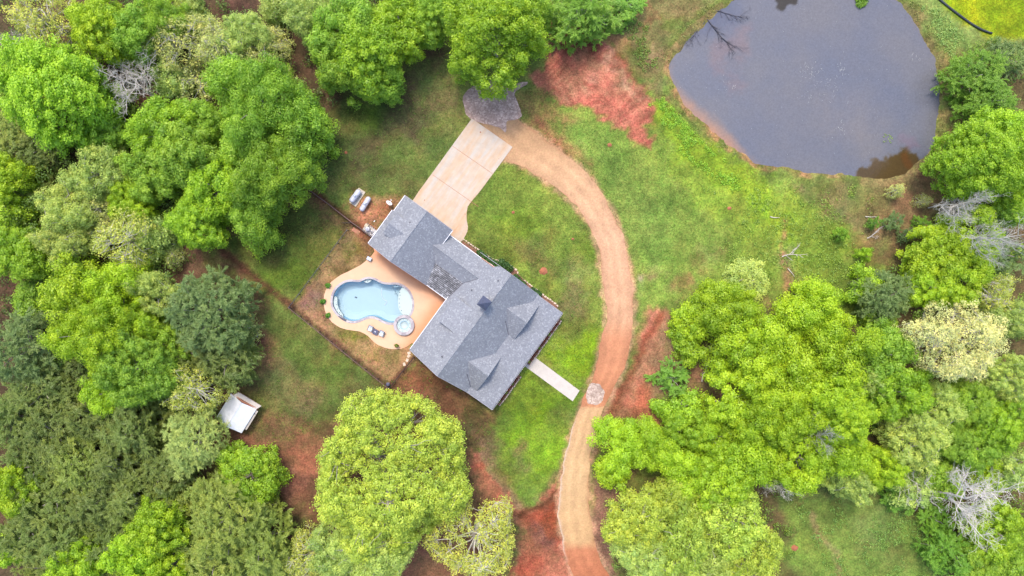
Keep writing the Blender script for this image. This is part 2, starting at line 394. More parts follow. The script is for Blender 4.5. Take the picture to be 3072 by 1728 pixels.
# lawns
poly(DP([(1260,250),(1700,150),(1720,280),(1900,430),(2150,470),(2350,600),(2200,700),(2180,830),(1990,850),(1830,770),(1600,780),(1560,560),(1420,380)]), (128,165,66))
poly(DP([(1640,280),(1700,260),(1800,370),(1900,440),(2000,460),(2160,640),(2150,830),(2000,740),(1800,560),(1660,380)]), (140,180,58), 2.5, 2.5, .85, .35)
poly(DP([(1430,300),(1560,350),(1650,470),(1700,620),(1640,720),(1590,600),(1520,460),(1430,370)]), (112,160,66), 2.5, 2.5, .7, .4)
line(DP([(1640,260),(1700,330),(1780,400),(1870,450),(1930,520),(1980,600)]), 2.2, (140,195,45), 1.5, 1.5, .75, .4)
poly(DP([(1260,410),(1320,415),(1420,490),(1500,620),(1525,800),(1500,930),(1440,1010),(1330,930),(1400,780),(1250,650),(1175,590),(1180,520)]), (134,162,62))
for b in [(1300,560,50,(105,150,40)),(1230,500,60,(115,150,58)),(1420,560,50,(118,160,60)),(1330,620,40,(128,125,70)),(1450,700,45,(135,135,85)),(1440,760,40,(115,110,72)),(1370,660,35,(110,115,60)),(1480,640,35,(110,160,45)),(1480,860,35,(120,180,40)),(1440,830,30,(105,120,50)),(1230,600,25,(95,120,50)),(1260,640,30,(110,130,45))]: blob(*b, op=.7)
poly(DP([(1385,880),(1440,870),(1510,840),(1500,900),(1465,960),(1420,930)]), (124,190,32), 2, 2, .9, .15)
poly(DP([(1240,1045),(1330,950),(1370,940),(1450,1005),(1440,1080),(1412,1180),(1360,1252),(1290,1235),(1230,1150)]), (120,172,44), 2.2, 2, 1, .25)
for b in [(1370,1030,40,(120,190,30)),(1290,1090,35,(122,188,40)),(1380,1140,30,(120,190,40)),(1300,1170,35,(110,140,62)),(1310,1130,22,(135,120,80)),(1340,1220,25,(110,160,70)),(1420,1050,25,(120,130,60)),(1380,960,25,(100,120,40)),(1335,1010,28,(110,125,45))]: blob(*b, op=.75)
line(DP([(1270,1060),(1210,1080)]), 1.5, (90,120,50), 1.5, 1, .7)
# woodland floors
poly(WOODS_L, (108, 88, 64), 2.2, 2.2)
poly(WOODS_R, (118, 108, 68), 2.2, 2.2)
for b in [(480,240,60,(112,80,62)),(600,60,60,(95,66,56)),(680,180,40,(92,72,58)),(360,280,40,(110,78,62)),(100,330,70,(70,78,40)),(470,640,60,(112,86,66)),(300,560,60,(118,88,68)),(420,700,60,(105,78,60)),(1080,120,40,(98,64,52)),(1040,80,50,(98,62,50)),(110,460,60,(88,66,52))]: blob(*b, op=.85)
# lawn left of and behind the house
poly(DP([(850,225),(1000,190),(1075,95),(1140,180),(1165,290),(1110,400),(1045,500),(1000,490),(940,470),(760,455),(820,370)]), (108,124,64), 2, 2)  # duller green, with the shade of the trees put into the colour
for b in [(1040,310,60,(98,88,64)),(950,330,55,(92,98,58)),(900,300,40,(92,110,45)),(1000,250,50,(88,96,52)),(1000,400,60,(104,122,58)),(870,420,50,(88,100,50)),(1090,330,30,(110,140,60)),(1070,120,38,(100,70,56)),(920,390,35,(104,98,66)),(1060,400,40,(108,136,60)),(1110,240,30,(118,100,70)),(935,275,30,(96,135,40)),(1030,230,30,(112,98,72))]: blob(*b, op=.75)
poly(DP([(590,620),(660,590),(740,480),(870,575),(740,760),(650,680)]), (96,116,48), 1.6, 1.5)
for b in [(720,690,50,(100,140,42)),(790,640,40,(112,128,52)),(800,560,45,(105,112,56)),(730,560,40,(76,98,42)),(830,590,30,(128,128,62)),(660,640,30,(98,105,56))]: blob(*b, op=.7)
poly(DP([(640,730),(735,780),(985,985),(900,1040),(780,1060),(660,1110),(630,1000),(645,850)]), (112,132,62), 2, 2)
for b in [(700,850,50,(95,118,52)),(830,940,55,(118,142,62)),(700,940,60,(130,128,82)),(650,900,40,(170,115,85)),(760,1020,45,(140,120,85)),(860,900,50,(108,136,55)),(640,780,35,(130,92,70)),(900,1000,40,(118,112,66)),(700,1000,45,(118,128,68)),(740,900,35,(98,128,48))]: blob(*b, op=.7)
poly(DP([(560,640),(610,670),(660,760),(650,880),(620,960),(620,840),(590,730)]), (132,92,72), 2, 1.6, .85)
poly(DP([(700,560),(760,470),(830,520),(880,560),(905,600),(860,590),(790,520),(750,480)]), (130,92,68), 1.2, .8, .7)
# yard inside the pool fence
poly(DP([(880,560),(925,590),(940,640),(1035,880),(1045,905),(983,972),(737,772),(862,590)]), (166,132,88), .5, .4)
for b in [(900,620,24,(150,130,60)),(870,650,22,(120,118,52)),(895,660,16,(180,150,95)),(850,690,20,(128,105,58)),(800,740,28,(150,110,84)),(780,760,22,(128,98,86)),(820,800,22,(155,112,82)),(880,845,22,(138,135,62)),(920,880,26,(172,148,92)),(940,895,16,(122,118,52)),(985,895,14,(120,120,58)),(960,930,26,(160,130,85)),(1010,910,20,(168,130,88)),(860,860,25,(148,110,78)),(905,830,14,(140,140,55))]: blob(*b, soft=1.2, op=.75)
poly(DP([(878,510),(900,470),(965,500),(1005,495),(960,560),(945,600),(905,600),(880,560)]), (186,134,94), 1, .9)
for b in [(945,530,14,(190,116,80)),(958,545,10,(182,106,74)),(900,520,14,(176,106,76)),(925,520,12,(175,125,85)),(900,560,14,(150,110,68))]: blob(*b, soft=.8, op=.8)
poly(DP([(905,555),(925,575),(945,610),(950,640),(930,630),(880,580)]), (160,95,65), 1, .7, .8)
# bare ground below the house and around the big oak
poly(DP([(1000,975),(1045,905),(1150,975),(1240,1035),(1225,1095),(1175,1120),(1190,1200),(1300,1290),(1300,1500),(1060,1550),(760,1320),(690,1215),(500,1200),(540,1100),(650,1060),(740,1080),(840,1060),(950,1005)]), (138,94,68), 2, 2)
for b in [(760,1150,40,(168,104,76)),(780,1110,30,(172,108,76)),(720,1200,40,(138,96,78)),(600,1120,50,(136,92,72)),(690,1080,35,(120,105,66)),(1040,960,40,(136,88,58)),(1120,1010,40,(120,82,56)),(1200,1070,28,(92,98,58)),(1100,960,30,(105,66,44)),(1220,1150,35,(120,112,72)),(1180,1190,30,(120,100,66)),(700,1260,30,(128,90,72)),(740,1350,30,(120,88,72)),(1180,1110,24,(80,88,48)),(1160,1270,30,(108,104,64)),(1190,1030,20,(92,96,48)),(1130,1350,60,(140,92,74)),(680,1150,40,(150,98,74)),(830,1070,30,(120,116,64))]: blob(*b, op=.75)
poly(DP([(1200,1090),(1260,1200),(1340,1255),(1380,1250),(1400,1210),(1370,1290),(1300,1290),(1230,1240),(1190,1160)]), (160,128,98), 1.5, 1.5, .8, .2)
# red clay
poly(DP([(1270,240),(1340,230),(1440,300),(1400,330),(1450,380),(1480,430),(1400,370),(1330,310)]), (158,128,78), 1.6, 1.5, .85, .25)
poly(RED1, (180,104,80), .6, 1.1, 1)
line(T2([(1480,900),(1560,1020),(1700,1180)]), .7, (170,105,75), .8, .8, .8, .2)
for b in [(1260+190,60+30,30,(150,72,55)),(1560,140,22,(140,66,52)),(1440,210,45,(188,118,92)),(1530,205,40,(196,128,98)),(1500,180,25,(206,148,116)),(1600,240,25,(215,155,120)),(1580,200,18,(220,168,134)),(1535,150,22,(205,160,128)),(1575,290,25,(190,110,88)),(1620,330,16,(192,112,84)),(1490,135,26,(150,76,58)),(1390,230,18,(150,96,70))]: blob(*b, soft=1.2, op=.7, br=.35)
poly(DP([(1545,15),(1620,-20),(1790,-60),(1840,-10),(1735,60),(1690,120),(1672,190),(1700,270),(1660,260),(1600,170),(1530,90)]), (132,128,76), 1.5, 1.5, 1, .1)
for b in [(1560,100,22,(170,120,80)),(1640,40,22,(160,98,70)),(1640,140,22,(165,140,100)),(1600,120,20,(105,125,55)),(1700,70,22,(110,135,55)),(1580,60,18,(150,140,90)),(1620,190,16,(105,140,60))]: blob(*b, soft=1.2)
poly(REDROAD, (182,118,88), .8, 1.0, 1, .1)
poly(DP([(1660,830),(1690,860),(1780,920),(1830,1040),(1740,960),(1680,1000),(1640,1100),(1625,1060),(1650,960),(1645,880)]), (162,122,90), 2.0, 1.8, 1)
poly(DP([(1600,960),(1640,960),(1650,1060),(1600,1120),(1560,1100)]), (178,98,70), 1.2, 1.2, .85)
line(DP([(1655,800),(1600,900),(1560,1000),(1530,1060)]), .55, (140,72,48), .7, .6, .8)
line(DP([(1900,870),(1820,1000),(1830,1120),(1850,1220)]), 1.2, (150,100,75), 1, 1, .9)
poly(DP([(1500,1180),(1560,1170),(1600,1180),(1560,1290),(1540,1449),(1545,1700),(1480,1700),(1500,1449),(1488,1290)]), (150,108,86), 1.2, 1.2, 1)
poly(REDBOT, (184,112,84), .7, 1.1, 1)
poly(DP([(1300,1290),(1340,1280),(1420,1250),(1430,1330),(1350,1449),(1340,1700),(1300,1700),(1300,1449),(1320,1350)]), (160,76,50), 1.2, 1.5, .8, .15)
for b in [(1360,1350,30,(142,84,74)),(1350,1400,35,(180,104,80)),(1400,1420,25,(188,112,84)),(1240,1250,16,(196,112,82)),(1210,1180,12,(190,98,70)),(1330,1430,20,(170,80,58)),(1400,1300,16,(170,80,48))]: blob(*b, soft=1.3)
line(DP([(1305,1300),(1330,1280),(1380,1265),(1400,1245),(1412,1240)]), .35, (110,62,40), .5, .4, .9)
# right hand scrub
poly(DP([(1980,450),(2120,462),(2200,440),(2330,420),(2360,500),(2340,600),(2200,640),(2100,560),(2000,500)]), (140,134,84), 2, 2, .9, .2)
for b in [(2250,560,40,(140,106,76)),(2300,500,35,(130,98,70)),(2200,580,30,(158,124,88)),(2160,500,35,(128,140,70)),(2060,490,30,(120,135,60)),(2280,600,30,(120,96,62)),(2320,450,25,(108,72,48)),(2050,620,45,(112,150,50)),(1960,650,22,(176,168,130)),(1990,700,18,(150,140,95)),(2120,700,50,(112,140,56)),(1900,700,40,(140,185,66)),(1880,760,35,(150,160,82)),(1930,800,20,(158,118,90)),(1710,720,18,(180,130,90)),(1780,650,25,(150,150,80)),(1610,705,8,(210,195,170)),(1640,690,14,(150,135,85)),(2180,640,35,(125,120,60))]: blob(*b)
line(DP([(1975,560),(1960,610),(1965,660),(1980,720),(1965,790)]), .5, (185,130,95), .6, .8, .7, .3)
for b in [(2330,450,40,(124,98,68)),(2290,500,45,(132,108,74)),(2250,620,40,(122,100,66)),(2200,520,30,(120,112,66)),(1720,960,40,(150,112,84)),(1690,1080,30,(168,110,82))]: blob(*b, op=.85)
poly(DP([(1965,1235),(2080,1220),(2320,1300),(2390,1449),(2400,1700),(1990,1700),(1985,1400)]), (122,156,66), 2, 2)
for b in [(2050,1230,35,(118,102,72)),(2100,1300,45,(104,128,56)),(2200,1330,50,(128,158,80)),(2130,1400,35,(130,170,70)),(2250,1400,40,(120,140,66)),(2230,1240,22,(108,78,58)),(2060,1420,30,(120,160,62)),(2010,1380,30,(118,160,60))]: blob(*b)
line(DP([(2040,1300),(2060,1350),(2100,1390),(2110,1440)]), .5, (172,150,105), .6, .8, .6, .4)
# beyond the pond
poly(DP([(2290,-60),(2380,-60),(2480,80),(2640,100),(2640,160),(2430,150),(2390,130),(2330,60)]), (140,172,84), 1.2, 1.2, 1, .1)
poly(DP([(2372,-60),(2378,10),(2430,60),(2485,82),(2530,95),(2600,90),(2900,60),(2900,-200),(2360,-200)]), (150,186,26), .8, .6, 1)
for b in [(2440,20,30,(178,192,24)),(2550,20,40,(128,170,24)),(2500,55,22,(160,178,30))]: blob(*b)

X0, X1, Y0, Y1, GS = -104., 104., -62., 62., 0.26
def paint(X, Y, base, layers, seed=5):
    wx = fbm(X, Y, 4.5, seed) * 2 - 1; wy = fbm(X, Y, 4.5, seed + 3) * 2 - 1
    wf = (fbm(X, Y, .9, seed + 5, 3) * 2 - 1); brk = fbm(X, Y, 3.2, seed + 7, 5); brk = np.clip((brk - .28) / .44, 0, 1)
    out = np.empty(X.shape + (3,)); out[...] = base
    for kind, sh, c, soft, warp, op, br in layers:
        pts = sh if kind == 'p' else sh[0]
        a = np.array(pts); ml = soft + warp * 2 + (sh[1] if kind == 'l' else 0) + 1
        sel = (X > a[:, 0].min() - ml) & (X < a[:, 0].max() + ml) & (Y > a[:, 1].min() - ml) & (Y < a[:, 1].max() + ml)
        if not sel.any(): continue
        x = X[sel] + wx[sel] * warp * 1.6; y = Y[sel] + wy[sel] * warp * 1.6
        d = sdist(x, y, pts) if kind == 'p' else ldist(x, y, pts) - sh[1]
        d = d + wf[sel] * warp * .8
        m = sstep(.5 - d / (2 * soft)) * op
        if br: m = m * (1 - br + br * 2 * np.clip(brk[sel], 0, 1)).clip(0, 1)
        m = m[:, None]; out[sel] = out[sel] * (1 - m) + np.array(c[:3], float) * m
    return out
def srgb_alb(rgb, k=ALB):
    c = np.clip(rgb, 0, 255) / 255.0
    return np.where(c <= 0.04045, c / 12.92, ((c + 0.055) / 1.055) ** 2.4) * k
def set_col(me, rgb):
    a = me.color_attributes.new('Col', 'FLOAT_COLOR', 'POINT')
    d = np.ones((len(rgb), 4), np.float32); d[:, :3] = rgb; a.data.foreach_set('color', d.ravel())
def fast_mesh(name, V, Q, mat=None, smooth=False):
    me = bpy.data.meshes.new(name); V = np.asarray(V, np.float32); Q = np.asarray(Q, np.int32)
    me.vertices.add(len(V)); me.vertices.foreach_set('co', V.ravel())
    k = Q.shape[1]; me.loops.add(Q.size); me.loops.foreach_set('vertex_index', Q.ravel())
    me.polygons.add(len(Q)); me.polygons.foreach_set('loop_start', np.arange(0, Q.size, k, dtype=np.int32))
    me.polygons.foreach_set('loop_total', np.full(len(Q), k, np.int32))
    if smooth: me.polygons.foreach_set('use_smooth', np.ones(len(Q), bool))
    me.update(calc_edges=True)
    if mat: me.materials.append(mat)
    return me
def link(name, me, parent=None):
    o = bpy.data.objects.new(name, me); C.objects.link(o)
    if parent: o.parent = parent
    return o

def ground_z(X, Y):
    d = sdist(X, Y, POND); wob = (fbm(X, Y, 1.6, 91, 4) - .5) * .55
    z = -1.3 * sstep((.6 - d) / 4.0) + np.where(d < 3, wob * sstep((3 - d) / 3), 0)
    dp = sdist(X, Y, offset_loop(POOL_O, .9 if False else 0)); z = np.where(dp < .1, -3.2, z)
    z = np.where(np.hypot(X - SPA[0], Y - SPA[1]) < 1.9, -3.2, z)
    return z
nx = int((X1 - X0) / GS) + 1; ny = int((Y1 - Y0) / GS) + 1
xs = np.linspace(X0, X1, nx); ys = np.linspace(Y0, Y1, ny)
GX, GY = np.meshgrid(xs, ys); gx, gy = GX.ravel(), GY.ravel()
rgb = paint(gx, gy, (122, 142, 64), LAY)
dpond = sdist(gx + (fbm(gx, gy, 2.5, 31) - .5) * 1.5, gy + (fbm(gx, gy, 2.5, 33) - .5) * 1.5, POND)
# muddy rim of the pond: orange clay on the left bank, straw on the right
ang = np.clip((gx - P(2330, 0)[0]) / 12.0, 0, 1)[:, None]
ang = np.maximum(ang, np.clip((gy - P(0, 250)[1]) / 5, 0, 1)[:, None] * .8)
rim = np.array((190, 138, 94)) * (1 - ang) + np.array((152, 138, 86)) * ang
wrim = .55 + 2.6 * np.clip((gx - P(2700, 0)[0]) / 12.0, 0, 1)
m = (sstep(.5 - (dpond - wrim * .5) / wrim) * .85 * np.clip((fbm(gx, gy, 2.0, 35, 4) - .33) * 4.5, .15, 1))[:, None]; rgb = rgb * (1 - m) + rim * m
# dust and gravel thrown out along the road
rc = [D(*p) for p in ROAD_IN]; ro = [D(*p) for p in ROAD_OUT]
dr = np.minimum(ldist(gx, gy, rc), ldist(gx, gy, ro)) + (fbm(gx, gy, 1.2, 41) - .5) * 1.6
m = (sstep(1 - dr / .95) * .8)[:, None]; rgb = rgb * (1 - m) + np.array((206, 158, 120)) * m
# lines of worn earth under the fences
F_WIRE = [P(640 + a / 6.038, 520 + b / 6.038) for a, b in [(1490, 120), (2110, 570), (2536, 905)]] + [P(1117, 709)]
DITCH = DP([(500, 600), (545, 620), (620, 680), (735, 772), (850, 868), (980, 972), (1040, 900)])
for pts, w, c in ((F_WIRE, 1.0, (108, 66, 50)), (DITCH[:4], 1.1, (108, 64, 50)), (DITCH[3:], .85, (100, 66, 52))):
    d = ldist(gx, gy, pts) + (fbm(gx, gy, 1.3, 51) - .5) * 1.2
    m = (sstep(1 - d / w) * .85)[:, None]; rgb = rgb * (1 - m) + np.array(c) * m
# patchiness at several sizes
n1 = fbm(gx, gy, 7, 61, 4) - .5; n2 = fbm(gx, gy, 1.6, 65, 4) - .5
n4 = fbm(gx, gy, .75, 67, 3) - .5
rgb = rgb * (1 + .26 * n1 + .42 * n2 + .22 * n4)[:, None]
n3 = fbm(gx, gy, 2.4, 71, 6)[:, None]
rgb = rgb * (1 + (n3 - .5) * np.array((.34, -.03, .16)))
red = np.clip((rgb[:, 0] - rgb[:, 1]) / 60., 0, 1)[:, None]; rgb = rgb * (1 + .03 * red) + np.array((-3, 11, 6)) * red
# streaks left by the grader in the red clay
rr = sstep(.5 - sdist(gx, gy, RED1) / 1.0)
wq = (fbm(gx, gy, 9, 83, 2) - .5) * 9
th = math.radians(42); st = fbm((gx * math.cos(th) + gy * math.sin(th) + wq) * .30, (-gx * math.sin(th) + gy * math.cos(th) + wq * .6) * 2.6, 1.0, 81, 4)
th = math.radians(-38); st2 = fbm((gx * math.cos(th) + gy * math.sin(th)) * .35, (-gx * math.sin(th) + gy * math.cos(th) + wq) * 2.2, 1.2, 85, 4)
sel = sstep((fbm(gx, gy, 6, 87, 2) - .4) * 5)
rgb = rgb * (1 + (rr * .40 * ((st * sel + st2 * (1 - sel)) - .5))[:, None] * np.array((.8, 1.3, 1.3)))
ex_ = np.clip(rgb[:, 1] - rgb[:, 0] - 26, 0, 90); rgb[:, 0] += .38 * ex_; rgb[:, 1] -= .06 * ex_; lum = rgb.mean(1)[:, None]; rgb = (lum + (rgb - lum) * .93) * np.array((1.035, .985, 1.0))
gz = ground_z(gx, gy)
i = np.arange(nx * ny).reshape(ny, nx)
Q = np.stack([i[:-1, :-1].ravel(), i[:-1, 1:].ravel(), i[1:, 1:].ravel(), i[1:, :-1].ravel()], 1)
V = np.stack([gx, gy, gz], 1)
FAR = 1600.
ov = len(V)
ex = np.array([[X0, Y0], [X1, Y0], [X1, Y1], [X0, Y1], [-FAR, -FAR], [FAR, -FAR], [FAR, FAR], [-FAR, FAR]])
V = np.vstack([V, np.c_[ex, np.zeros(8)]])
Q = np.vstack([Q, [[ov + 4, ov + 5, ov + 1, ov + 0], [ov + 5, ov + 6, ov + 2, ov + 1], [ov + 6, ov + 7, ov + 3, ov + 2], [ov + 7, ov + 4, ov + 0, ov + 3]]])
rgb = np.vstack([rgb, np.tile([[104, 112, 58]], (8, 1))])
me = fast_mesh('ground', V, Q, M['ground'], True); set_col(me, srgb_alb(rgb))
tag(link('ground', me), kind='structure')

# pond water sheet
nxp = 130; px0, px1 = min(p[0] for p in POND) - 2, max(p[0] for p in POND) + 2; py0, py1 = min(p[1] for p in POND) - 2, max(p[1] for p in POND) + 2
GXp, GYp = np.meshgrid(np.linspace(px0, px1, 230), np.linspace(py0, py1, 190)); wx, wy = GXp.ravel(), GYp.ravel()
dw = sdist(wx, wy, POND)
PL = []
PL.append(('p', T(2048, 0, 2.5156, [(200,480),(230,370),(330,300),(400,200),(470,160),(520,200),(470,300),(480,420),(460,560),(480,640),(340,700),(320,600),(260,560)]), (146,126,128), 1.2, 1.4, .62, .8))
PL.append(('p', T(2048, 0, 2.5156, [(1310,1370),(1345,1275),(1400,1240),(1450,1180),(1550,1170),(1680,1140),(1760,1160),(1830,1210),(1900,1300),(1800,1500),(1400,1500)]), (96,76,44), .35, 1.0, .95, .0))  # brown corner: shallow bottom plus shore tree reflection painted into the water colour
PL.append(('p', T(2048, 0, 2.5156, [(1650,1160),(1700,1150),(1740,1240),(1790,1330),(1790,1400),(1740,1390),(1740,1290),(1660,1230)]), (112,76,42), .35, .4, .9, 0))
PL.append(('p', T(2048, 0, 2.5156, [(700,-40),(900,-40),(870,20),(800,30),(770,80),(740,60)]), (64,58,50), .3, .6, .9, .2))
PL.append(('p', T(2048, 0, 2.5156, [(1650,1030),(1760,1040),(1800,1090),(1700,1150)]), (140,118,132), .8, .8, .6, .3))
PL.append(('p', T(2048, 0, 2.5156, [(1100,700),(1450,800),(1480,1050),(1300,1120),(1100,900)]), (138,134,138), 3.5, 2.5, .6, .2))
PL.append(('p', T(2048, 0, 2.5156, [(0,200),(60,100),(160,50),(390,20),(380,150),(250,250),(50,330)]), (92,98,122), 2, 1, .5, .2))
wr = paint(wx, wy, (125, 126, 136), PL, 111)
sw = np.clip((P(2330, 0)[0] - wx) / 6, 0, 1) * np.clip((P(0, 180)[1] - wy) / 8, 0, 1) * np.clip((P(2330, 0)[0] - wx + wy * .0) / 8, 0, 1)
edge = sstep(1 + (dw + (fbm(wx, wy, 2.2, 121) - .5) * 2.2) / (1.2 + 2.6 * sw))
m = (edge * (.12 + .7 * sw))[:, None]; wr = wr * (1 - m) + np.array((205, 150, 118)) * m
i = np.arange(len(wx)).reshape(190, 230); Q = np.stack([i[:-1, :-1].ravel(), i[:-1, 1:].ravel(), i[1:, 1:].ravel(), i[1:, :-1].ravel()], 1)
keep = dw[Q].min(1) < 1.2; Q = Q[keep]
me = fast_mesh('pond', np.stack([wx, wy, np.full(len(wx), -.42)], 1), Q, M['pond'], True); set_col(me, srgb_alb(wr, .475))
tag(link('pond', me), kind='structure')

# dirt road: a strip with ragged edges and worn wheel tracks
def strip(name, L, R, cols, z, mat, seed, ragged=.28, across=14, step=.35, jit=None):
    L = smooth_loop(L, 12, False); R = smooth_loop(R, 12, False)
    def resample(l, n):
        a = np.array(l); s = np.r_[0, np.cumsum(np.hypot(*np.diff(a, axis=0).T))]; t = np.linspace(0, s[-1], n)
        return np.c_[np.interp(t, s, a[:, 0]), np.interp(t, s, a[:, 1])], s[-1]
    _, ln = resample(L, 10); n = int(ln / step); A, _ = resample(L, n); B, _ = resample(R, n)
    rs = np.random.RandomState(seed); s = np.linspace(0, ln, n)
    ra = (fbm(s, s * 0 + 3, 2.2, seed, 5) - .5) * ragged * 4; rb = (fbm(s, s * 0 + 9, 2.2, seed + 1, 5) - .5) * ragged * 4
    wv = B - A; w = np.hypot(*wv.T)[:, None]; u = wv / w
    A = A + u * ra[:, None]; B = B + u * rb[:, None]
    t = np.linspace(0, 1, across + 1)
    V = np.concatenate([A[:, None, :] * (1 - t)[None, :, None] + B[:, None, :] * t[None, :, None], np.full((n, across + 1, 1), z)], 2).reshape(-1, 3)
    i = np.arange(n * (across + 1)).reshape(n, across + 1)
    Q = np.stack([i[:-1, :-1].ravel(), i[1:, :-1].ravel(), i[1:, 1:].ravel(), i[:-1, 1:].ravel()], 1)[:, ::-1]
    me = fast_mesh(name, V, Q, mat, True)
    S, TT = np.meshgrid(s / ln, t, indexing='ij')
    set_col(me, srgb_alb(cols(S.ravel(), TT.ravel(), V[:, 0], V[:, 1])))
    return tag(link(name, me), kind='structure')
def road_cols(s, t, x, y):
    dy = (864 - y * 18) / DS
    keys = [(250, (200,156,112)), (420, (222,176,134)), (600, (228,180,142)), (800, (224,172,134)), (860, (216,150,112)), (1000, (210,142,104)), (1022, (212,146,108)), (1026, (226,182,136)), (1200, (230,190,142)), (1360, (226,182,132)), (1385, (212,140,102)), (1500, (198,120,86))]
    ks = [k for k, _ in keys]; c = np.stack([np.interp(dy + 25 * (fbm(x, y, 3, 203) - .5) * (abs(dy - 1024) > 40), ks, [v[j] for _, v in keys]) for j in range(3)], 1)
    tr = np.exp(-((t - .33) / .09) ** 2) + np.exp(-((t - .68) / .09) ** 2)
    n = fbm(x, y, 2.0, 205, 5) - .5; n2 = fbm(s * 160, t * 6, .8, 207, 3) - .5
    c = c * (1 + .07 * tr - .02 + .18 * n + .07 * n2)[:, None]
    e = (sstep(1 - np.minimum(t, 1 - t) / .10) * np.clip((fbm(x, y, 1.2, 209) - .3) * 3, 0, 1))[:, None]
    c = c * (1 - .45 * e) + np.array((176, 118, 86)) * .45 * e
    p = (sstep(1 - (t + (fbm(x, y, .8, 211) - .5) * .08) / .09) * sstep((dy - 1030) / 60) * sstep((1430 - dy) / 60))[:, None] * .75   # pale gravel shoulder
    return (c * (1 - p) + np.array((232, 212, 196)) * p) * np.array((1.03, 1.04, 1.05))
strip('dirt_road', [D(*p) for p in ROAD_IN], [D(*p) for p in ROAD_OUT], road_cols, .012, M['road'], 200)

def ragged_poly(pts, amp, seed, n=10):
    l = []
    for a, b in zip(pts, pts[1:] + pts[:1]): l += [(a[0] + (b[0] - a[0]) * k / n, a[1] + (b[1] - a[1]) * k / n) for k in range(n)]
    for _ in range(2): l = [((l[i - 1][0] + 2 * l[i][0] + l[(i + 1) % len(l)][0]) / 4, (l[i - 1][1] + 2 * l[i][1] + l[(i + 1) % len(l)][1]) / 4) for i in range(len(l))]
    a = np.array(l); s = np.arange(len(a)) * .9
    o = (fbm(s, s * 0 + 2, 3, seed, 5) - .5) * amp * 3; q = np.array(offset_loop(l, 1.0)) - a
    return [tuple(p) for p in a + q * o[:, None]]
def sheet(name, pts, z, mat, colfn, res=.3, kind='structure'):
    a = np.array(pts); x0, y0 = a.min(0); x1, y1 = a.max(0); n = max(2, int((x1 - x0) / res)); k = max(2, int((y1 - y0) / res))
    gx, gy = np.meshgrid(np.linspace(x0, x1, n), np.linspace(y0, y1, k)); gx = gx.ravel(); gy = gy.ravel(); d = sdist(gx, gy, pts)
    from mathutils.geometry import delaunay_2d_cdt
    ins = [(float(x), float(y)) for x, y, q in zip(gx, gy, d) if q < -res * .4]
    vs = [Vector(p) for p in pts] + [Vector(p) for p in ins]; m = len(pts)
    r = delaunay_2d_cdt(vs, [(i, (i + 1) % m) for i in range(m)], [list(range(m))], 1, 1e-5)
    V = np.array([(p[0], p[1], z) for p in r[0]]); F = [tuple(f) for f in r[2]]
    me = bpy.data.meshes.new(name); me.from_pydata(V.tolist(), [], F); me.materials.append(mat)
    nrm = sum(p.normal.z for p in me.polygons)
    if nrm < 0: me.flip_normals()
    set_col(me, colfn(V[:, 0], V[:, 1])); return tag(link(name, me), kind=kind)
def grav_col(base, seed):
    def f(x, y):
        n = fbm(x, y, 2.2, seed, 4)[:, None]; return np.clip(np.array(base) * (.55 + .95 * n), 0, 2)
    return f
GRAV = ragged_poly(T2([(915,740),(950,680),(1020,640),(1120,600),(1180,590),(1240,640),(1300,640),(1415,610),(1400,640),(1300,700),(1340,800),(1365,870),(1340,900),(1250,915),(1240,1010),(1190,960),(1060,925),(975,900),(935,850)]), .18, 301, 5)
sheet('gravel_patch', GRAV, .022, M['gravel'], grav_col((1.45, 1.12, .93), 303))
G2 = ragged_poly(T(1024, 1152, 2.5156, [(1870,0),(1950,-10),(1985,60),(1970,130),(1930,155),(1860,155),(1840,90)]), .2, 305, 6)
sheet('gravel_patch', G2, .022, M['gravel'], grav_col((1.5, 1.25, 1.07), 307))

# driveway with joints, front walk
DRV = [P(1415.6, 355.8), P(1476, 398), P(1537.5, 441.2), P(1500, 493), P(1440, 574), P(1413, 606), P(1403, 620), P(1399.7, 640), P(1400, 660), P(1404, 680), P(1402, 695), P(1395, 709), P(1388, 721), P(1340, 760), P(1260, 700), P(1225, 622), P(1254.6, 577)]
dm = MB().prism(DRV, -.1, .06)
drv = dm.build('driveway', M['concrete']); tag(drv, kind='structure')
jm = MB()
for a, b in (((835, 1100), (1140, 1310)), ((690, 1320), (1035, 1560))):
    p, q = [P(1024 + v[0] / 2.5156, v[1] / 2.5156) for v in (a, b)]
    jm.tube([(*p, .055), (*q, .055)], .035, 6)
jm.build('expansion_joint', M['rust'], drv)
wk = MB().prism([P(1594, 1063.5), P(1738.6, 1171.6), P(1718, 1203.5), P(1560, 1088)], -.1, .05).build('front_walk', M['walk']); tag(wk, kind='structure')

# pool deck
DECK = [P(940 + a / 5.175, 780 + b / 5.175) for a, b in [(860,-30),(835,0),(740,75),(640,130),(530,185),(430,230),(350,285),(280,340),(235,400),(195,470),(170,540),(160,620),(165,700),(180,780),(205,850),(240,905),(290,965),(350,1010),(430,1055),(520,1080),(620,1095),(720,1110),(790,1140),(850,1180),(900,1230),(950,1280),(1010,1320),(1080,1350),(1150,1372),(1220,1383),(1300,1385),(1380,1375),(1430,1355),(1470,1332),(1530,1288),(1560,1308),(1700,1330),(2200,600),(1950,430),(1000,-190),(930,-200),(950,-130),(900,-60)]]
spa_c = [(SPA[0] + 1.72 * math.cos(k * math.pi / 20), SPA[1] + 1.72 * math.sin(k * math.pi / 20)) for k in range(40)]
hole = POOL_O
dk = MB().prism(DECK, -.25, .08, [hole])
deck = dk.build('pool_deck', M['deck']); tag(deck, kind='structure')
bmd = bmesh.new(); bmd.from_mesh(deck.data)
bmesh.ops.triangulate(bmd, faces=bmd.faces[:])
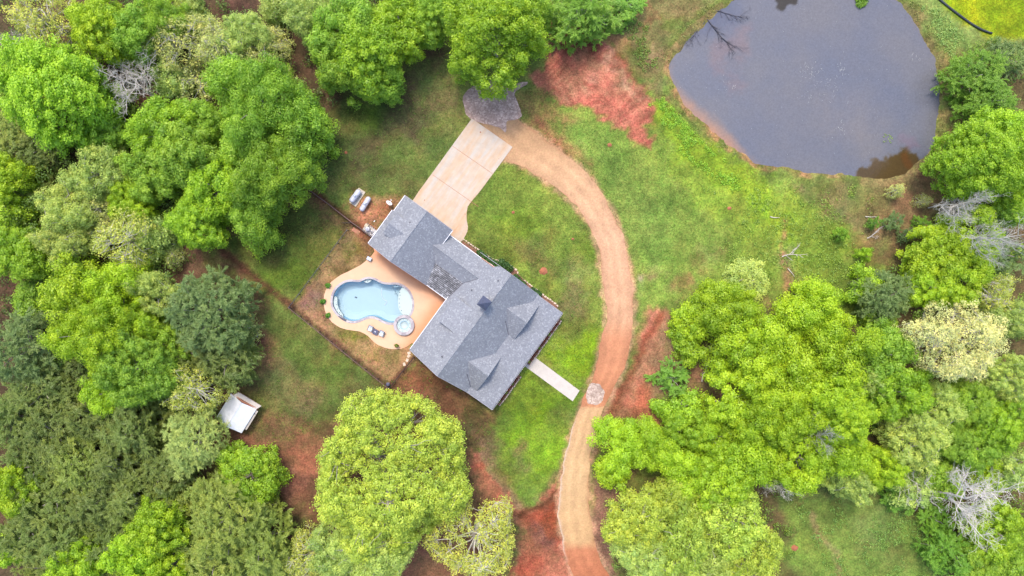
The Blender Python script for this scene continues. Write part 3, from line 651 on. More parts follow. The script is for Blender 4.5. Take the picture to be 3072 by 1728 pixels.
for _ in range(3):
    bmesh.ops.subdivide_edges(bmd, edges=[e for e in bmd.edges if e.calc_length() > 1.0], cuts=1)
    bmesh.ops.triangulate(bmd, faces=[f for f in bmd.faces if len(f.verts) > 3])
bmd.to_mesh(deck.data); bmd.free()
dv = np.array([v.co[:] for v in deck.data.vertices])
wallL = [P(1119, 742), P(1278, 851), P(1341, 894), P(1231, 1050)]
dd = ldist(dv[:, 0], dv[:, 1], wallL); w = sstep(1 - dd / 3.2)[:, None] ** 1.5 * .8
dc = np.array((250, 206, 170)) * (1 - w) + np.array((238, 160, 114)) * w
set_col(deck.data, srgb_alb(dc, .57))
# ---------------------------------------------------------------- swimming pool
PI = math.pi
pc = (sum(p[0] for p in POOL_O) / len(POOL_O), sum(p[1] for p in POOL_O) / len(POOL_O))
pool = thing('swimming_pool', 'freeform blue swimming pool with grey stone coping in the peach deck', 'pool', (0, 0, 0))
inner = offset_loop(POOL_O, .36)
cop = MB(); m_ = len(POOL_O)
Vc = [(*p, .13) for p in POOL_O] + [(*p, .13) for p in inner] + [(*p, -.3) for p in inner] + [(*p, .0) for p in POOL_O]
Fc = []
for i in range(m_):
    j = (i + 1) % m_; Fc += [(i, j, m_ + j, m_ + i), (m_ + i, m_ + j, 2 * m_ + j, 2 * m_ + i), (3 * m_ + i, 3 * m_ + j, j, i)]
cop.add(Vc, Fc).build('coping', M['coping'], pool)
lv = [(.36, -.3), (.42, -.9), (.55, -1.35), (1.5, -1.75)]
loops = [offset_loop(POOL_O, a) for a, _ in lv]
# smooth the innermost loop so that it does not cross itself
def relax(l, n):
    for _ in range(n): l = [((l[i - 1][0] + l[i][0] * 2 + l[(i + 1) % len(l)][0]) / 4, (l[i - 1][1] + l[i][1] * 2 + l[(i + 1) % len(l)][1]) / 4) for i in range(len(l))]
    return l
loops[3] = relax(loops[3], 12)
bs = MB()
for q in range(2):
    bs.add([(*p, lv[q][1]) for p in loops[q]] + [(*p, lv[q + 1][1]) for p in loops[q + 1]], [(i, (i + 1) % m_, m_ + (i + 1) % m_, m_ + i) for i in range(m_)])
bs.build('basin_wall', M['plaster_wall'], pool, True)
fl = MB()
fl.add([(*p, lv[2][1]) for p in loops[2]] + [(*p, lv[3][1]) for p in loops[3]], [(i, (i + 1) % m_, m_ + (i + 1) % m_, m_ + i) for i in range(m_)])
tri = tessellate_polygon([[Vector((p[0], p[1], 0)) for p in loops[3]]])
fl.add([(*p, lv[3][1]) for p in loops[3]], [tuple(t) for t in tri])
fl.build('basin_floor', M['plaster_blue'], pool)
def Z2(pts): return [P(940 + a / 5.175, 780 + b / 5.175) for a, b in pts]
def clip_in(pts, d=.38):                       # keep a ledge inside the basin
    out = []
    loop = offset_loop(POOL_O, d)
    a = np.array(loop)
    for p in pts:
        s = sdist(np.array([p[0]]), np.array([p[1]]), loop)[0]
        if s > 0: p = tuple(a[np.argmin(np.hypot(a[:, 0] - p[0], a[:, 1] - p[1]))])
        out.append(p)
    return out
LEDGE = Z2([(1380,425),(1345,470),(1322,540),(1312,640),(1318,730),(1340,790),(1385,850),(1430,880),(1500,860),(1530,780),(1545,680),(1530,570),(1480,480),(1420,415)])
LEDGE2 = Z2([(1225,385),(1250,470),(1315,560),(1340,470),(1385,420),(1420,400),(1330,365)])
MB().prism(clip_in(smooth_loop(LEDGE, 4)), -.9, -.20).build('tanning_ledge', M['plaster_white'], pool)
MB().prism(clip_in(smooth_loop(LEDGE2, 4)), -.9, -.5).build('pool_step', M['plaster_blue'], pool)
BEN = Z2([(325,570),(350,578),(362,600),(364,690),(385,750),(420,810),(452,855),(440,895),(380,840),(325,745),(308,650)])
MB().prism(clip_in(smooth_loop(BEN, 3)), -.9, -.35).build('pool_bench', M['plaster_white'], pool)
BEN2 = Z2([(775,318),(830,292),(885,298),(892,318),(870,340),(830,352),(795,345)])
MB().prism(clip_in(smooth_loop(BEN2, 3)), -.9, -.35).build('pool_bench', M['plaster_white'], pool)
class PB:
    def __init__(s, name, mat, par): s.a = (name, mat, par)
    def box(s, *q, **k): MB().box(*q, **k).build(*s.a)
dots = PB('trim_tile', M['tile_dot'], pool)
for a, b in [(1385,430),(1342,455),(1333,505),(1337,547),(1325,605),(1325,670),(1335,730),(1357,785),(1318,400),(1278,395),(1293,455),(1257,527)]:
    q = Z2([(a + 6, b)])[0]; zz = -.19 if b > 420 and a > 1300 else -.49
    dots.box((*q, zz + .005), (.14, .14, .03), .4)
for a, b in [(340,585),(348,628),(355,695),(372,760),(405,815),(438,862)]: dots.box((*Z2([(a - 5, b)])[0], -.34), (.12, .12, .03), .6)
for a, b in [(795,325),(838,332),(876,308)]: dots.box((*Z2([(a, b)])[0], -.34), (.12, .12, .03), .6)
for a, b in [(618,580),(634,586),(1228,418)]: MB().lathe([(0.001, .06), (.13, .06), (.13, 0)], (*Z2([(a, b)])[0], -1.74 if a < 1000 else -.5), 12).build('drain_cover', M['tile_dot'], pool)
wt = offset_loop(POOL_O, .34); tri = tessellate_polygon([[Vector((p[0], p[1], 0)) for p in wt]])
water = MB().add([(*p, -.04) for p in wt], [tuple(t) for t in tri]).build('water_surface', M['pool_water'], pool)
if sum(p.normal.z for p in water.data.polygons) < 0: water.data.flip_normals()
hs = MB().tube([(*p, -1.68) for p in smooth_loop(Z2([(1030,440),(1030,540),(1060,610),(1110,640),(1100,680),(1070,700)]), 5, False)], .035, 6)
hs.build('cleaner_hose', M['white'], pool, True)
lid = Z2([(385,875),(400,868),(518,930),(512,958),(450,930)])
MB().prism(lid, .135, .155).build('skimmer_cover', M['dark_trim'], pool)

spa = thing('spa_tub', 'round raised spa with grey stone rim at the corner of the blue pool', 'spa', (SPA[0], SPA[1], 0))
MB().lathe([(1.72, 0), (1.72, .55), (1.64, .58), (1.22, .58), (1.19, .52), (1.19, .2)], n=48).build('rim', M['coping'], spa)
MB().lathe([(1.20, .26), (.72, .24), (.68, .22), (.66, .14), (.001, .12)], n=48).build('basin', M['plaster_white'], spa, True)
MB().lathe([(.74, .262), (.66, .262), (.66, .255)], n=48).build('step_edge', M['plaster_wall'], spa)
MB().lathe([(1.21, .50), (.001, .50)], n=48).build('water_surface', M['pool_water'], spa)
dd_ = PB('trim_tile', M['tile_dot'], spa)
for k in range(9): dd_.box((.98 * math.cos(k * .7 + .3), .98 * math.sin(k * .7 + .3), .27), (.09, .09, .03), k)

# ---------------------------------------------------------------- the house (local x runs to its front, y along the ridges)
HX, HY = P(1440, 930); HR = math.radians(-36.13)
house = thing('house', 'large brick house with grey shingle roofs and dormers beside the pool', 'house', (HX, HY, 0), HR)
def HW(x, y):   # house local -> world
    return (HX + x * math.cos(HR) - y * math.sin(HR), HY + x * math.sin(HR) + y * math.cos(HR))
W = MB()
W.b2(-4.8, 7.0, -11.3, 7.2, 0, 2.95)
W.b2(-20.3, -11.5, -1.2, 7.4, 0, 3.95)
W.b2(-11.52, -4.78, 2.1, 6.6, 0, 2.9)
for y in (-11.3, 7.05):      # gable ends
    W.add([(-4.8, y, 2.94), (.85, y, 7.3), (6.2, y, 3.1), (7, y, 2.94)] + [(-4.8, y + .15, 2.94), (.85, y + .15, 7.3), (6.2, y + .15, 3.1), (7, y + .15, 2.94)],
          [(0, 1, 2, 3), (7, 6, 5, 4), (0, 4, 5, 1), (1, 5, 6, 2), (2, 6, 7, 3)])
for y in (-1.2, 7.25):
    W.add([(-20.3, y, 3.9), (-15.6, y, 6.9), (-11.5, y, 3.9)] + [(-20.3, y + .15, 3.9), (-15.6, y + .15, 6.9), (-11.5, y + .15, 3.9)], [(0, 1, 2), (5, 4, 3), (0, 3, 4, 1), (1, 4, 5, 2)])
W.build('wall', M['brick'], house)
th = .16
R = MB()
R.slab([(-5.35, -11.75, 3.0), (-5.35, 7.0, 3.0), (.85, 7.0, 7.8), (.85, -11.75, 7.8)][::-1], th)
R.slab([(-2.2, 7.0, 5.439), (-1.7, 7.55, 5.826), (-1.2, 7.72, 6.213), (.85, 7.72, 7.8), (.85, 7.0, 7.8)][::-1], th)
R.slab([(.85, -11.75, 7.8), (.85, 7.72, 7.8), (6.2, 7.72, 3.42), (6.2, -11.75, 3.42)][::-1], th)
main_roof = R.build('roof', M['shingle'], house); main_roof['label'] = 'steep main roof'
R = MB().slab([(6.2, -11.75, 3.415), (6.2, 7.6, 3.415), (11.2, 7.6, 2.85), (11.2, -11.75, 2.85)][::-1], th)
R.build('porch_roof', M['shingle'], house)
R = MB()
R.slab([(-20.75, -1.7, 4.1), (-20.75, 4.9, 4.1), (-15.6, 4.9, 7.3), (-15.6, -1.7, 7.3)][::-1], th)
R.slab([(-20.45, 4.9, 4.286), (-20.45, 7.95, 4.286), (-15.6, 7.95, 7.3), (-15.6, 4.9, 7.3)][::-1], th)
R.slab([(-15.6, -1.7, 7.3), (-15.6, 7.95, 7.3), (-11.05, 7.95, 4.1), (-11.05, 5.3, 4.1), (-9.4, 5.3, 2.94), (-9.4, -1.7, 2.94)][::-1], th)
R.build('roof', M['shingle'], house)['label'] = 'garage wing roof'
R = MB()
R.slab([(-15.2, 4.2, 4.8), (-15.2, 7.05, 3.0), (-1.6, 7.05, 3.0), (-1.6, 4.2, 4.8)], th)
R.slab([(-15.2, 4.2, 4.8), (-1.6, 4.2, 4.8), (-1.6, 2.05, 3.5), (-15.2, 2.05, 3.5)], th)
R.build('roof', M['shingle'], house)['label'] = 'low roof joining the garage to the main house'
R = MB().slab([(-12.0, 2.06, 3.52), (-3.6, 2.06, 3.52), (-3.6, -1.62, 2.95), (-12.0, -1.62, 2.95)], th)
R.build('patio_roof', M['shingle_worn'], house)
# small hip bump between the low roof and the main roof on the driveway side
# ridge caps
R = MB()
for a, b in (((.85, -11.75, 7.80), (.85, 7.72, 7.80)), ((-15.6, -1.7, 7.30), (-15.6, 7.95, 7.30)), ((-13.2, 4.2, 4.80), (-2.8, 4.2, 4.80))):
    R.tube([a, b], .075, 6)
R.build('ridge_cap', M['shingle'], house)
# front dormers
for y in (3.02, -7.38):
    hw, x1, zr, ze = 3.38, 7.35, 5.75, 3.38
    r = MB()
    r.slab([(2.5, y, zr), (x1, y, zr), (x1, y + hw, ze), (6.0, y + hw, ze)], .14)
    r.slab([(x1, y, zr), (2.5, y, zr), (6.0, y - hw, ze), (x1, y - hw, ze)], .14)
    dm = r.build('dormer', M['shingle'], house)
    w = MB().add([(6.9, y - hw + .35, 3.15), (6.9, y + hw - .35, 3.15), (6.9, y, zr - .28), (5.5, y - hw + .35, 3.15), (5.5, y + hw - .35, 3.15), (5.0, y, zr - .28)], [(0, 1, 2), (1, 4, 5, 2), (0, 2, 5, 3), (0, 3, 4, 1)])
    w.build('dormer_wall', M['white'], dm)
    MB().box((6.93, y, 4.3), (.06, .9, 1.0)).build('window', M['glass'], dm)
# long shed dormer on the pool side
r = MB().slab([(-4.35, -5.0, 4.95), (-4.35, -.25, 4.95), (-.85, -.25, 6.5), (-.85, -5.0, 6.5)][::-1], .14)
dm = r.build('dormer', M['shingle'], house)
w = MB().add([(-4.1, -4.8, 3.8), (-4.1, -.45, 3.8), (-4.1, -.45, 4.85), (-4.1, -4.8, 4.85), (-1.3, -4.8, 6.0), (-1.3, -.45, 6.0)], [(0, 3, 2, 1), (0, 4, 3), (1, 2, 5), (3, 4, 5, 2)])
w.build('dormer_wall', M['white'], dm)
for yy in (-3.6, -1.7): MB().box((-4.13, yy, 4.4), (.06, .9, .5)).build('window', M['glass'], dm)
# garage dormer
hw, y, zr, ze, x0 = 1.85, 2.95, 6.75, 5.74, -19.45
r = MB()
r.slab([(x0, y, zr), (-16.4, y, zr), (-18.0, y + hw, ze), (x0, y + hw, ze)], .12)
r.slab([(-16.4, y, zr), (x0, y, zr), (x0, y - hw, ze), (-18.0, y - hw, ze)], .12)
dm = r.build('dormer', M['shingle'], house)
w = MB().add([(-19.1, y - 1.5, 4.7), (-19.1, y + 1.5, 4.7), (-19.1, y + 1.5, 5.4), (-19.1, y, 6.5), (-19.1, y - 1.5, 5.4), (-17.2, y - 1.5, 5.4), (-17.2, y + 1.5, 5.4), (-17.2, y, 6.5)], [(0, 4, 3, 2, 1), (0, 5, 4), (1, 2, 6), (4, 5, 7, 3), (3, 7, 6, 2)])
w.build('dormer_wall', M['white'], dm); MB().box((-19.13, y, 5.2), (.05, .8, .6)).build('window', M['glass'], dm)
# eaves: fascia and gutters
class PB:
    def __init__(s, name, mat, par): s.a = (name, mat, par)
    def box(s, *q, **k): MB().box(*q, **k).build(*s.a)
F = PB('gutter', M['white'], house)
F.box((-5.40, -5.2, 2.93), (.09, 7.5 + 5.4, .20)); F.box((11.25, -2.07, 2.78), (.09, 19.35, .16))
F.box((-20.80, 1.6, 4.03), (.09, 6.6, .18)); F.box((-20.50, 6.43, 4.19), (.09, 3.05, .18)); F.box((-11.0, 6.62, 4.03), (.08, 2.65, .2))
F.box((-6.5, 7.11, 2.92), (8.9, .09, .16)); F.box((-7.4, -1.68, 2.88), (3.9, .09, .18))
G_ = PB('barge_board', M['barge'], house)
def bar(a, b, w=.06, h=.2):
    a, b = Vector(a), Vector(b); d = b - a
    G_.box((a + b) / 2 + Vector((0, 0, -.09)), (math.hypot(d.x, d.z), w, h), 0, 0, -math.atan2(d.z, d.x))
for yy in (-11.80, 7.77):
    bar((-5.35, yy, 3.0), (.85, yy, 7.8)); bar((.85, yy, 7.8), (6.2, yy, 3.42)); bar((6.2, yy, 3.42), (11.2, yy, 2.85)) if yy < 0 else bar((6.2, 7.65, 3.42), (11.2, 7.65, 2.85))
for yy in (-1.75, 8.0):
    bar((-20.75 if yy < 0 else -20.45, yy, 4.1), (-15.6, yy, 7.3)); bar((-15.6, yy, 7.3), (-11.05 if yy > 0 else -9.4, yy, 4.1 if yy > 0 else 2.94))
MB().tube([(11.22, -11.7, 2.88), (11.22, 7.6, 2.88)], .05, 6).build('drip_edge', M['dark_trim'], house)
V_ = PB('flashing_or_shade_line', M['dark_trim'], house)
def dark_line(a, b, r=.045): MB().tube([a, b], r, 5).build('flashing_or_shade_line', M['dark_trim'], house)
dark_line((-10.28, 2.06, 3.53), (-9.72, -1.6, 2.99), .05); dark_line((-4.72, 2.06, 3.53), (-5.32, -1.6, 3.0), .05); dark_line((-12.1, 4.1, 4.78), (-10.3, 2.06, 3.55), .03); dark_line((-3.1, 4.1, 4.76), (-4.7, 2.06, 3.53), .03)
for y in (3.02, -7.38): dark_line((4.4, y - 1.78, 4.92), (6.15, y - 3.36, 3.46), .05)  # valley flashing that also draws the dormer valleys' shade as dark colour
dark_line((-4.2, -5.02, 4.3), (-1.3, -5.02, 6.2), .05)  # dark tube drawn for the shade beside the shed dormer's end
# chimney
ch = MB().box((.1, 1.75, 7.9), (1.15, 1.15, 2.6)).build('chimney', M['brick'], house)
c_ = MB(); s = .84
c_.add([(.1 - s, 1.75 - s, 9.35), (.1 + s, 1.75 - s, 9.35), (.1 + s, 1.75 + s, 9.35), (.1 - s, 1.75 + s, 9.35), (.1, 1.75, 9.95)], [(0, 1, 4), (1, 2, 4), (2, 3, 4), (3, 0, 4), (3, 2, 1, 0)])
c_.build('chimney_cap', M['flue_metal'], ch)
c_ = MB().box((.1, 1.75, 9.28), (1.35, 1.35, .1)); c_.build('chimney_crown', M['white'], ch)
for x, y, z in ((-2.9, 3.35 - 1.3, 4.9), (-.4, -9.0, 6.85), (-.35, 5.8, 6.9), (-16.9, 5.0, 6.2)):
    MB().tube([(x, y, z - .2), (x, y, z + .45)], .09, 10).build('vent_pipe', M['dark_trim'], house)
# porch posts, floor, windows, doors
for y in (-11.3, -8.0, -4.8, .1, 3.6, 7.1): MB().box((10.75, y, 1.42), (.2, .2, 2.7)).build('porch_post', M['white'], house)
MB().b2(7.0, 11.05, -11.4, 7.3, 0, .15).build('porch_floor', M['walk'], house)
fd = MB().box((7.03, -2.3, 1.2), (.06, 1.0, 2.1)).build('door', M['dark_trim'], house); MB().box((7.08, -1.95, 1.15), (.06, .06, .2)).build('handle', M['steel'], fd)
def win(x, y, z, dx, dy, dz):
    f = MB().box((x, y, z), (dx, dy, dz)).build('window', M['white'], house)
    k = 1.35; MB().box((x, y, z), (dx + (.03 if dx < .3 else -.16), dy + (.03 if dy < .3 else -.16), dz - .16)).build('pane', M['glass'], f)
for y in (-9.3, -5.9, 1.6, 5.2): win(7.02, y, 1.6, .08, 1.3, 1.5)
for y in (-9.0, -5.5, -3.0): win(-4.82, y, 1.6, .08, 1.4, 1.5)
for x in (-2.6, 2.0, 4.8): win(x, 7.22, 1.6, 1.2, .08, 1.4); win(x, -11.32, 1.6, 1.2, .08, 1.4)
for x in (-9.8, -7.2): win(x, 6.62, 1.6, 1.2, .08, 1.4); win(x, 2.08, 1.5, 1.4, .08, 1.8)
for x in (-18.0, -13.9): MB().box((x, 7.43, 1.2), (2.7, .08, 2.3)).build('garage_door', M['white'], house)
MB().tube([(-10.9, -1.5, .1), (-10.9, -1.5, 3.0)], .09, 8).build('patio_post', M['white'], house)
MB().tube([(-5.6, -1.5, .1), (-5.6, -1.5, 2.8)], .09, 8).build('patio_post', M['white'], house)
for i, (x, y) in enumerate([(11.0, 7.95), (-11.1, 7.75), (-11.1, 5.6)]): MB().box((x, y - (.3 if i == 0 else 0), 2.6 if i == 0 else 3.9), (.28, .28, .22)).build('downspout', M['dark_trim'], house)

# planting beds
def bed(name, pts, label, stone=True):
    o = MB().prism(pts, -.05, .07).build(name, M['mulch']); tag(o, kind='structure')
bed('planting_bed', [HW(*p) for p in [(11.0, -11.0), (12.0, -11.0), (12.05, -4.9), (11.1, -4.9)]], '')
bed('planting_bed', [HW(*p) for p in [(11.1, -2.6), (12.1, -2.6), (12.0, 6.6), (11.0, 6.6)]], '')
BED = [P(1388, 721), P(1430, 750), P(1484, 787), P(1500, 784), P(1520, 792), P(1552, 812), P(1556, 824), P(1575, 842), P(1625, 884), P(1676, 917), P(1668, 930), P(1600, 895), P(1500, 830), P(1380, 745)]
bed('planting_bed', BED, '')
def edge_stones(name, pts, label, w=.26, step=.42, seed=3, loc='', part='stone'):
    rs = random.Random(seed); l = []; pts = [Vector((*p, 0)) for p in pts]; mb = MB()
    for a, b in zip(pts[:-1], pts[1:]):
        d = b - a; n = max(1, int(d.length / step)); an = math.atan2(d.y, d.x)
        for k in range(n):
            p = a + d * ((k + .5) / n); mb.box((p.x + rs.uniform(-.04, .04), p.y + rs.uniform(-.04, .04), .07), (step * rs.uniform(.75, .98), w * rs.uniform(.7, 1.1), .16 * rs.uniform(.8, 1.2)), an + rs.uniform(-.12, .12))
    return tag(mb.build(name, M['edging']), label, 'edging')
edge_stones('stone_edging', [P(1388, 716), P(1430, 745), P(1484, 782), P(1500, 780)], 'long straight stone edging of the bed next to the driveway end', seed=1)
edge_stones('stone_edging', [P(1527, 795), P(1552, 811), P(1555, 824)], 'short bent stone edging between two shrubs in the side bed', seed=2)
edge_stones('stone_edging', [P(1572, 840), P(1625, 882), P(1668, 912), P(1676, 920)], 'stone edging of the side bed running to the front corner of the house', seed=3)
edge_stones('stone_edging', [HW(12.05, -11.0), HW(12.1, -4.9)], 'straight stone edging below the porch on the south side of the front walk', .2, seed=4)
edge_stones('stone_edging', [HW(12.15, -2.6), HW(12.05, 6.6)], 'straight stone edging below the porch on the north side of the front walk', .2, seed=5)

# ---------------------------------------------------------------- tanks, dish, pool pump
def prop_tank(px, py, ang, L, r, label, pad):
    x, y = P(px, py)
    t = thing('propane_tank', label, 'propane tank', (x, y, 0), ang, 'propane tanks beside the garage')
    prof = [(0.001, -L / 2)] + [(r * math.sin(a), -L / 2 + r * .8 * (1 - math.cos(a))) for a in (.3, .6, .9, 1.2, PI / 2)]
    prof = prof + [(rr, -z) for rr, z in prof[::-1]]
    b = MB().lathe(prof, n=24); b.V = [(v[2], v[0], v[1] + r + .28) for v in b.V]; b.build('tank_body', M['tank'], t, True)
    MB().lathe([(.001, .26), (.2, .22), (.24, .1), (.24, 0)], (0, 0, 2 * r + .24), 16).build('valve_dome', M['cushion'], t, True)
    for s in (-1, 1):
        MB().box((s * L * .28, 0, .2), (.14, r * 1.3, .42)).build('leg', M['tank'], t)
    MB().tube([(0.1, 0, 2 * r + .32), (.25, -r * .7, 1.7 * r + .3), (.3, -r - .1, r), (.3, -r - .12, .05)], .025, 6).build('gas_pipe', M['dark_trim'], t, True)
    return t
A55 = math.atan2(34, 23)   # from the photo: the tanks point up and right
a1 = math.atan2(639 - 540 - 0, 0) if False else math.radians(57)
prop_tank(1069, 590, a1 - .07, 2.5, .47, 'white propane tank on a timber pad, farther from the house', True)
prop_tank(1098.6, 613.5, a1 + .03, 2.75, .44, 'longer white propane tank standing on bare clay between pad and dish', False)
x, y = P(1072.5, 592)
pad = thing('timber_pad', 'weathered timber frame pad under the left propane tank', 'pad', (x, y, 0), a1)
MB().box((0, 0, .05), (2.75, 1.15, .1)).build('slab', M['walk'], pad)
for s in (-1, 1):
    MB().box((0, s * .62, .08), (2.9, .1, .16)).build('board', M['timber'], pad); MB().box((s * 1.42, 0, .082), (.1, 1.14, .15)).build('board', M['timber'], pad)

x, y = P(1171, 611)
dish = thing('satellite_dish', 'white oval satellite dish on a short post beside the garage', 'satellite dish', (x, y, 0), math.radians(52))
b = MB(); n = 24; prof = [(0.001, 0), (.2, .015), (.38, .06), (.52, .12)]
b.lathe(prof, n=n); tl = Matrix.Rotation(math.radians(48), 3, 'Y')
b.V = [tuple(tl @ Vector((v[0] * .9, v[1] * 1.05, v[2])) + Vector((-.1, 0, 1.0))) for v in b.V]
b.build('reflector', M['white'], dish, True)
MB().tube([(.15, 0, 0), (.15, 0, .9), (0, 0, 1.0)], .035, 8).build('mast', M['steel'], dish)
MB().tube([(-.05, 0, .75), (.3, 0, .95), (.55, 0, 1.2)], .025, 6).build('feed_arm', M['white'], dish)
MB().box((.56, 0, 1.22), (.16, .14, .1), 0, 0, .6).build('receiver', M['white'], dish)

x, y = P(1112, 693)
eq = thing('pool_pump_pad', 'white pool filter and pipework on a pad against the garage wall', 'pool equipment', (x, y, 0), HR)
MB().box((0, 0, .06), (2.5, 1.5, .12)).build('slab', M['walk'], eq)
MB().lathe([(.001, 1.0), (.15, .99), (.36, .86), (.42, .7), (.42, .15), (.3, .1)], (-.45, 0, 0), 24).build('filter_tank', M['tank'], eq, True)
MB().lathe([(.001, .1), (.07, .1), (.1, .0)], (-.45, 0, .98), 12).build('gauge', M['dark_trim'], eq)
MB().box((-1.0, .35, .35), (.55, .5, .5)).build('heater', M['timber'], eq)
for k, pts in enumerate([[(-.1, .1, .4), (.35, .15, .4), (.35, .5, .6), (.9, .5, .6)], [(-.1, -.1, .3), (.5, -.2, .3), (.5, .3, .75), (1.1, .3, .75)], [(.2, -.45, .3), (1.1, -.45, .3), (1.1, -.1, .3)], [(-.7, -.5, .25), (.0, -.55, .25), (.1, -.3, .5)], [(.7, -.6, .5), (.75, .6, .5)]]):
    MB().tube(pts, .055, 8).build('pipe', M['white'], eq)
MB().box((.55, -.1, .3), (.5, .28, .3)).build('pump', M['dark_trim'], eq); MB().box((.95, .05, .55), (.3, .4, .25)).build('valve_box', M['tank'], eq)
fr = MB()
for k in range(7): fr.box((-1.15 + k * .38, .78, .3), (.16, .1, .55))
fr.build('screen_slats', M['rust'], eq)

# mats and bits lying by the gate
x, y = P(1068, 693); tag(MB().box((x, y, .03), (1.35, .65, .05), math.radians(-32)).build('door_mat', M['rust']), 'dark reddish rectangular mat on bare soil beside the open gate', 'mat')
x, y = P(1114, 661); tag(MB().box((x, y, .05), (.75, .1, .09), 0.05).build('wood_scrap', M['rust']), 'thin brown board scrap on the clay below the propane tanks', 'board')
x, y = P(1123.5, 663.5); tag(MB().box((x, y, .06), (.32, .14, .1), .7).build('wood_scrap', M['white']), 'small pale wood scrap beside the brown board on clay', 'board')

# ---------------------------------------------------------------- poolside furniture and pots
def chair(px, py, rz, label):
    x, y = P(px, py, .5); t = thing('lounge_chair', label, 'chair', (x, y, .08), rz, 'poolside lounge chairs')
    MB().box((0, 0, .27), (.82, .78, .22)).build('seat', M['wicker'], t)
    MB().box((.08, 0, .44), (.62, .58, .14)).build('cushion', M['towel'], t)
    MB().box((-.42, 0, .55), (.16, .82, .62), 0, 0, -.3).build('backrest', M['wicker'], t)
    MB().box((-.28, 0, .62), (.14, .58, .42), 0, 0, -.35).build('back_cushion', M['cushion'], t)
    for s in (-1, 1): MB().box((.02, s * .40, .5), (.8, .1, .06)).build('armrest', M['wicker'], t)
    for sx in (-1, 1):
        for sy in (-1, 1): MB().box((sx * .36, sy * .36, .09), (.07, .07, .18)).build('leg', M['dark_trim'], t)
    return t
ca = math.radians(-115)
chair(1111, 986, ca, 'grey wicker lounge chair left of the dark poolside table')
chair(1144.5, 1001, ca, 'grey wicker lounge chair right of the dark poolside table, nearer the spa')
x, y = P(1127.5, 995)
tb = thing('side_table', 'low square dark table between the two poolside chairs', 'table', (x, y, .08), math.radians(-25))
MB().box((0, 0, .42), (.92, .86, .06)).build('table_top', M['dark_fabric'], tb)
MB().lathe([(.001, .03), (.1, .03), (.12, 0)], (0, 0, .45), 12).build('umbrella_hole_cap', M['cushion'], tb)
for sx in (-1, 1):
    for sy in (-1, 1): MB().box((sx * .4, sy * .37, .2), (.06, .06, .4)).build('leg', M['dark_trim'], tb)
x, y = P(1109.5, 776.5)
bx = thing('deck_box', 'small dark grey storage box on the upper edge of the pool deck', 'box', (x, y, .08), math.radians(-28))
MB().box((0, 0, .25), (.72, .5, .5)).build('box_body', M['wicker'], bx); MB().box((0, 0, .52), (.78, .56, .06)).build('lid', M['cushion'], bx)
x, y = P(800 + 1178 / 3.22, 740 + 1325 / 3.22)
bx = thing('trash_bin', 'small dark bin in the bottom corner of the pool yard fence', 'bin', (x, y, 0), .6)
MB().lathe([(.001, 0), (.24, 0), (.3, .7), (.001, .7)], n=16).build('bin_body', M['wicker'], bx); MB().lathe([(.33, .7), (.33, .75), (.2, .84), (.001, .86)], n=16).build('lid', M['dark_fabric'], bx)
STN = [(1376, 1027), (1372, 1056), (1358, 1097), (1330, 1135), (1312, 1165), (1370, 1010)]
for k, (a, b_) in enumerate(STN[:4]):
    x, y = P(800 + a / 3.22, 740 + b_ / 3.22)
    tag(MB().box((x, y, .03), (.55, .42, .08), .3 + .5 * k).build('stepping_stone', M['paver']), ['tan stepping stone closest to the pool deck end', 'tan stepping stone, second from the pool deck', 'tan stepping stone, third from the pool deck', 'tan stepping stone farthest from the pool deck'][k], 'stepping stone', 'stepping stones beside the house corner')

# ---------------------------------------------------------------- fences
def fence(name, pts, label, mat, h=1.25, post=2.5, mesh=True, z=0.0, rails=(1.0,), pr=.07):
    p0 = pts[0]; t = thing(name, label, 'fence', (*p0, 0)); rl = MB(); wm = MB()
    for a, b in zip(pts[:-1], pts[1:]):
        a = Vector((a[0] - p0[0], a[1] - p0[1], 0)); b = Vector((b[0] - p0[0], b[1] - p0[1], 0)); d = b - a; n = max(1, round(d.length / post))
        for r in rails: rl.tube([a + Vector((0, 0, h * r)), b + Vector((0, 0, h * r))], .055, 6)
        for k in range(n + (b - a).length.__gt__(0) * 0 + 1):
            if k == 0 and a.length > 0: continue
            p = a + d * (k / n)
            MB().tube([p + Vector((0, 0, 0)), p + Vector((0, 0, h + .06))], pr, 8).build('post', mat, t)
        if mesh:
            st = .35; m = int(d.length / st); u = d.normalized()
            for k in range(m):
                q = a + u * (k * st)
                for s0, s1 in ((0, 1), (1, 0)):
                    for lv_ in range(3):
                        wm.tube([q + Vector((0, 0, h / 3 * (lv_ + s0))), q + u * st + Vector((0, 0, h / 3 * (lv_ + s1)))], .008, 3, False)
    rl.build('rail', mat, t)
    if mesh: wm.build('wire_mesh', mat, t)
    return t
Q = lambda a, b: P(800 + a / 3.22, 740 + b / 3.22)
fence('chain_link_fence', [P(1046, 692), Q(235, 587)], 'steel chain link fence along the upper left side of the pool yard', M['steel'], 1.3)
fence('chain_link_fence', [Q(238, 592), Q(520, 820), Q(1188, 1362)], 'long brownish chain link fence along the lower left side of the pool yard', M['brown_fence'], 1.3, pr=.09)
fence('black_fence', [Q(1195, 1360), Q(1320, 1200), P(1243, 1072)], 'dark fence from the bottom corner of the yard to the house', M['black_steel'], 1.2, mesh=False, rails=(1.0, .5))
fence('black_fence', F_WIRE, 'dark thin fence from the woods to the pool pump', M['brown_fence'], 1.1, 2.2, False, rails=(1.0, .55, .15), pr=.06)
gt = thing('gate', 'open black metal gate swung away from the fence near the pool pump', 'gate', (*P(1061, 669), 0), math.atan2(-1, -30) )
MB().box((.85, 0, 1.1), (1.7, .08, .08)).build('top_rail', M['black_steel'], gt); MB().box((.85, 0, .2), (1.7, .06, .06)).build('bottom_rail', M['black_steel'], gt)
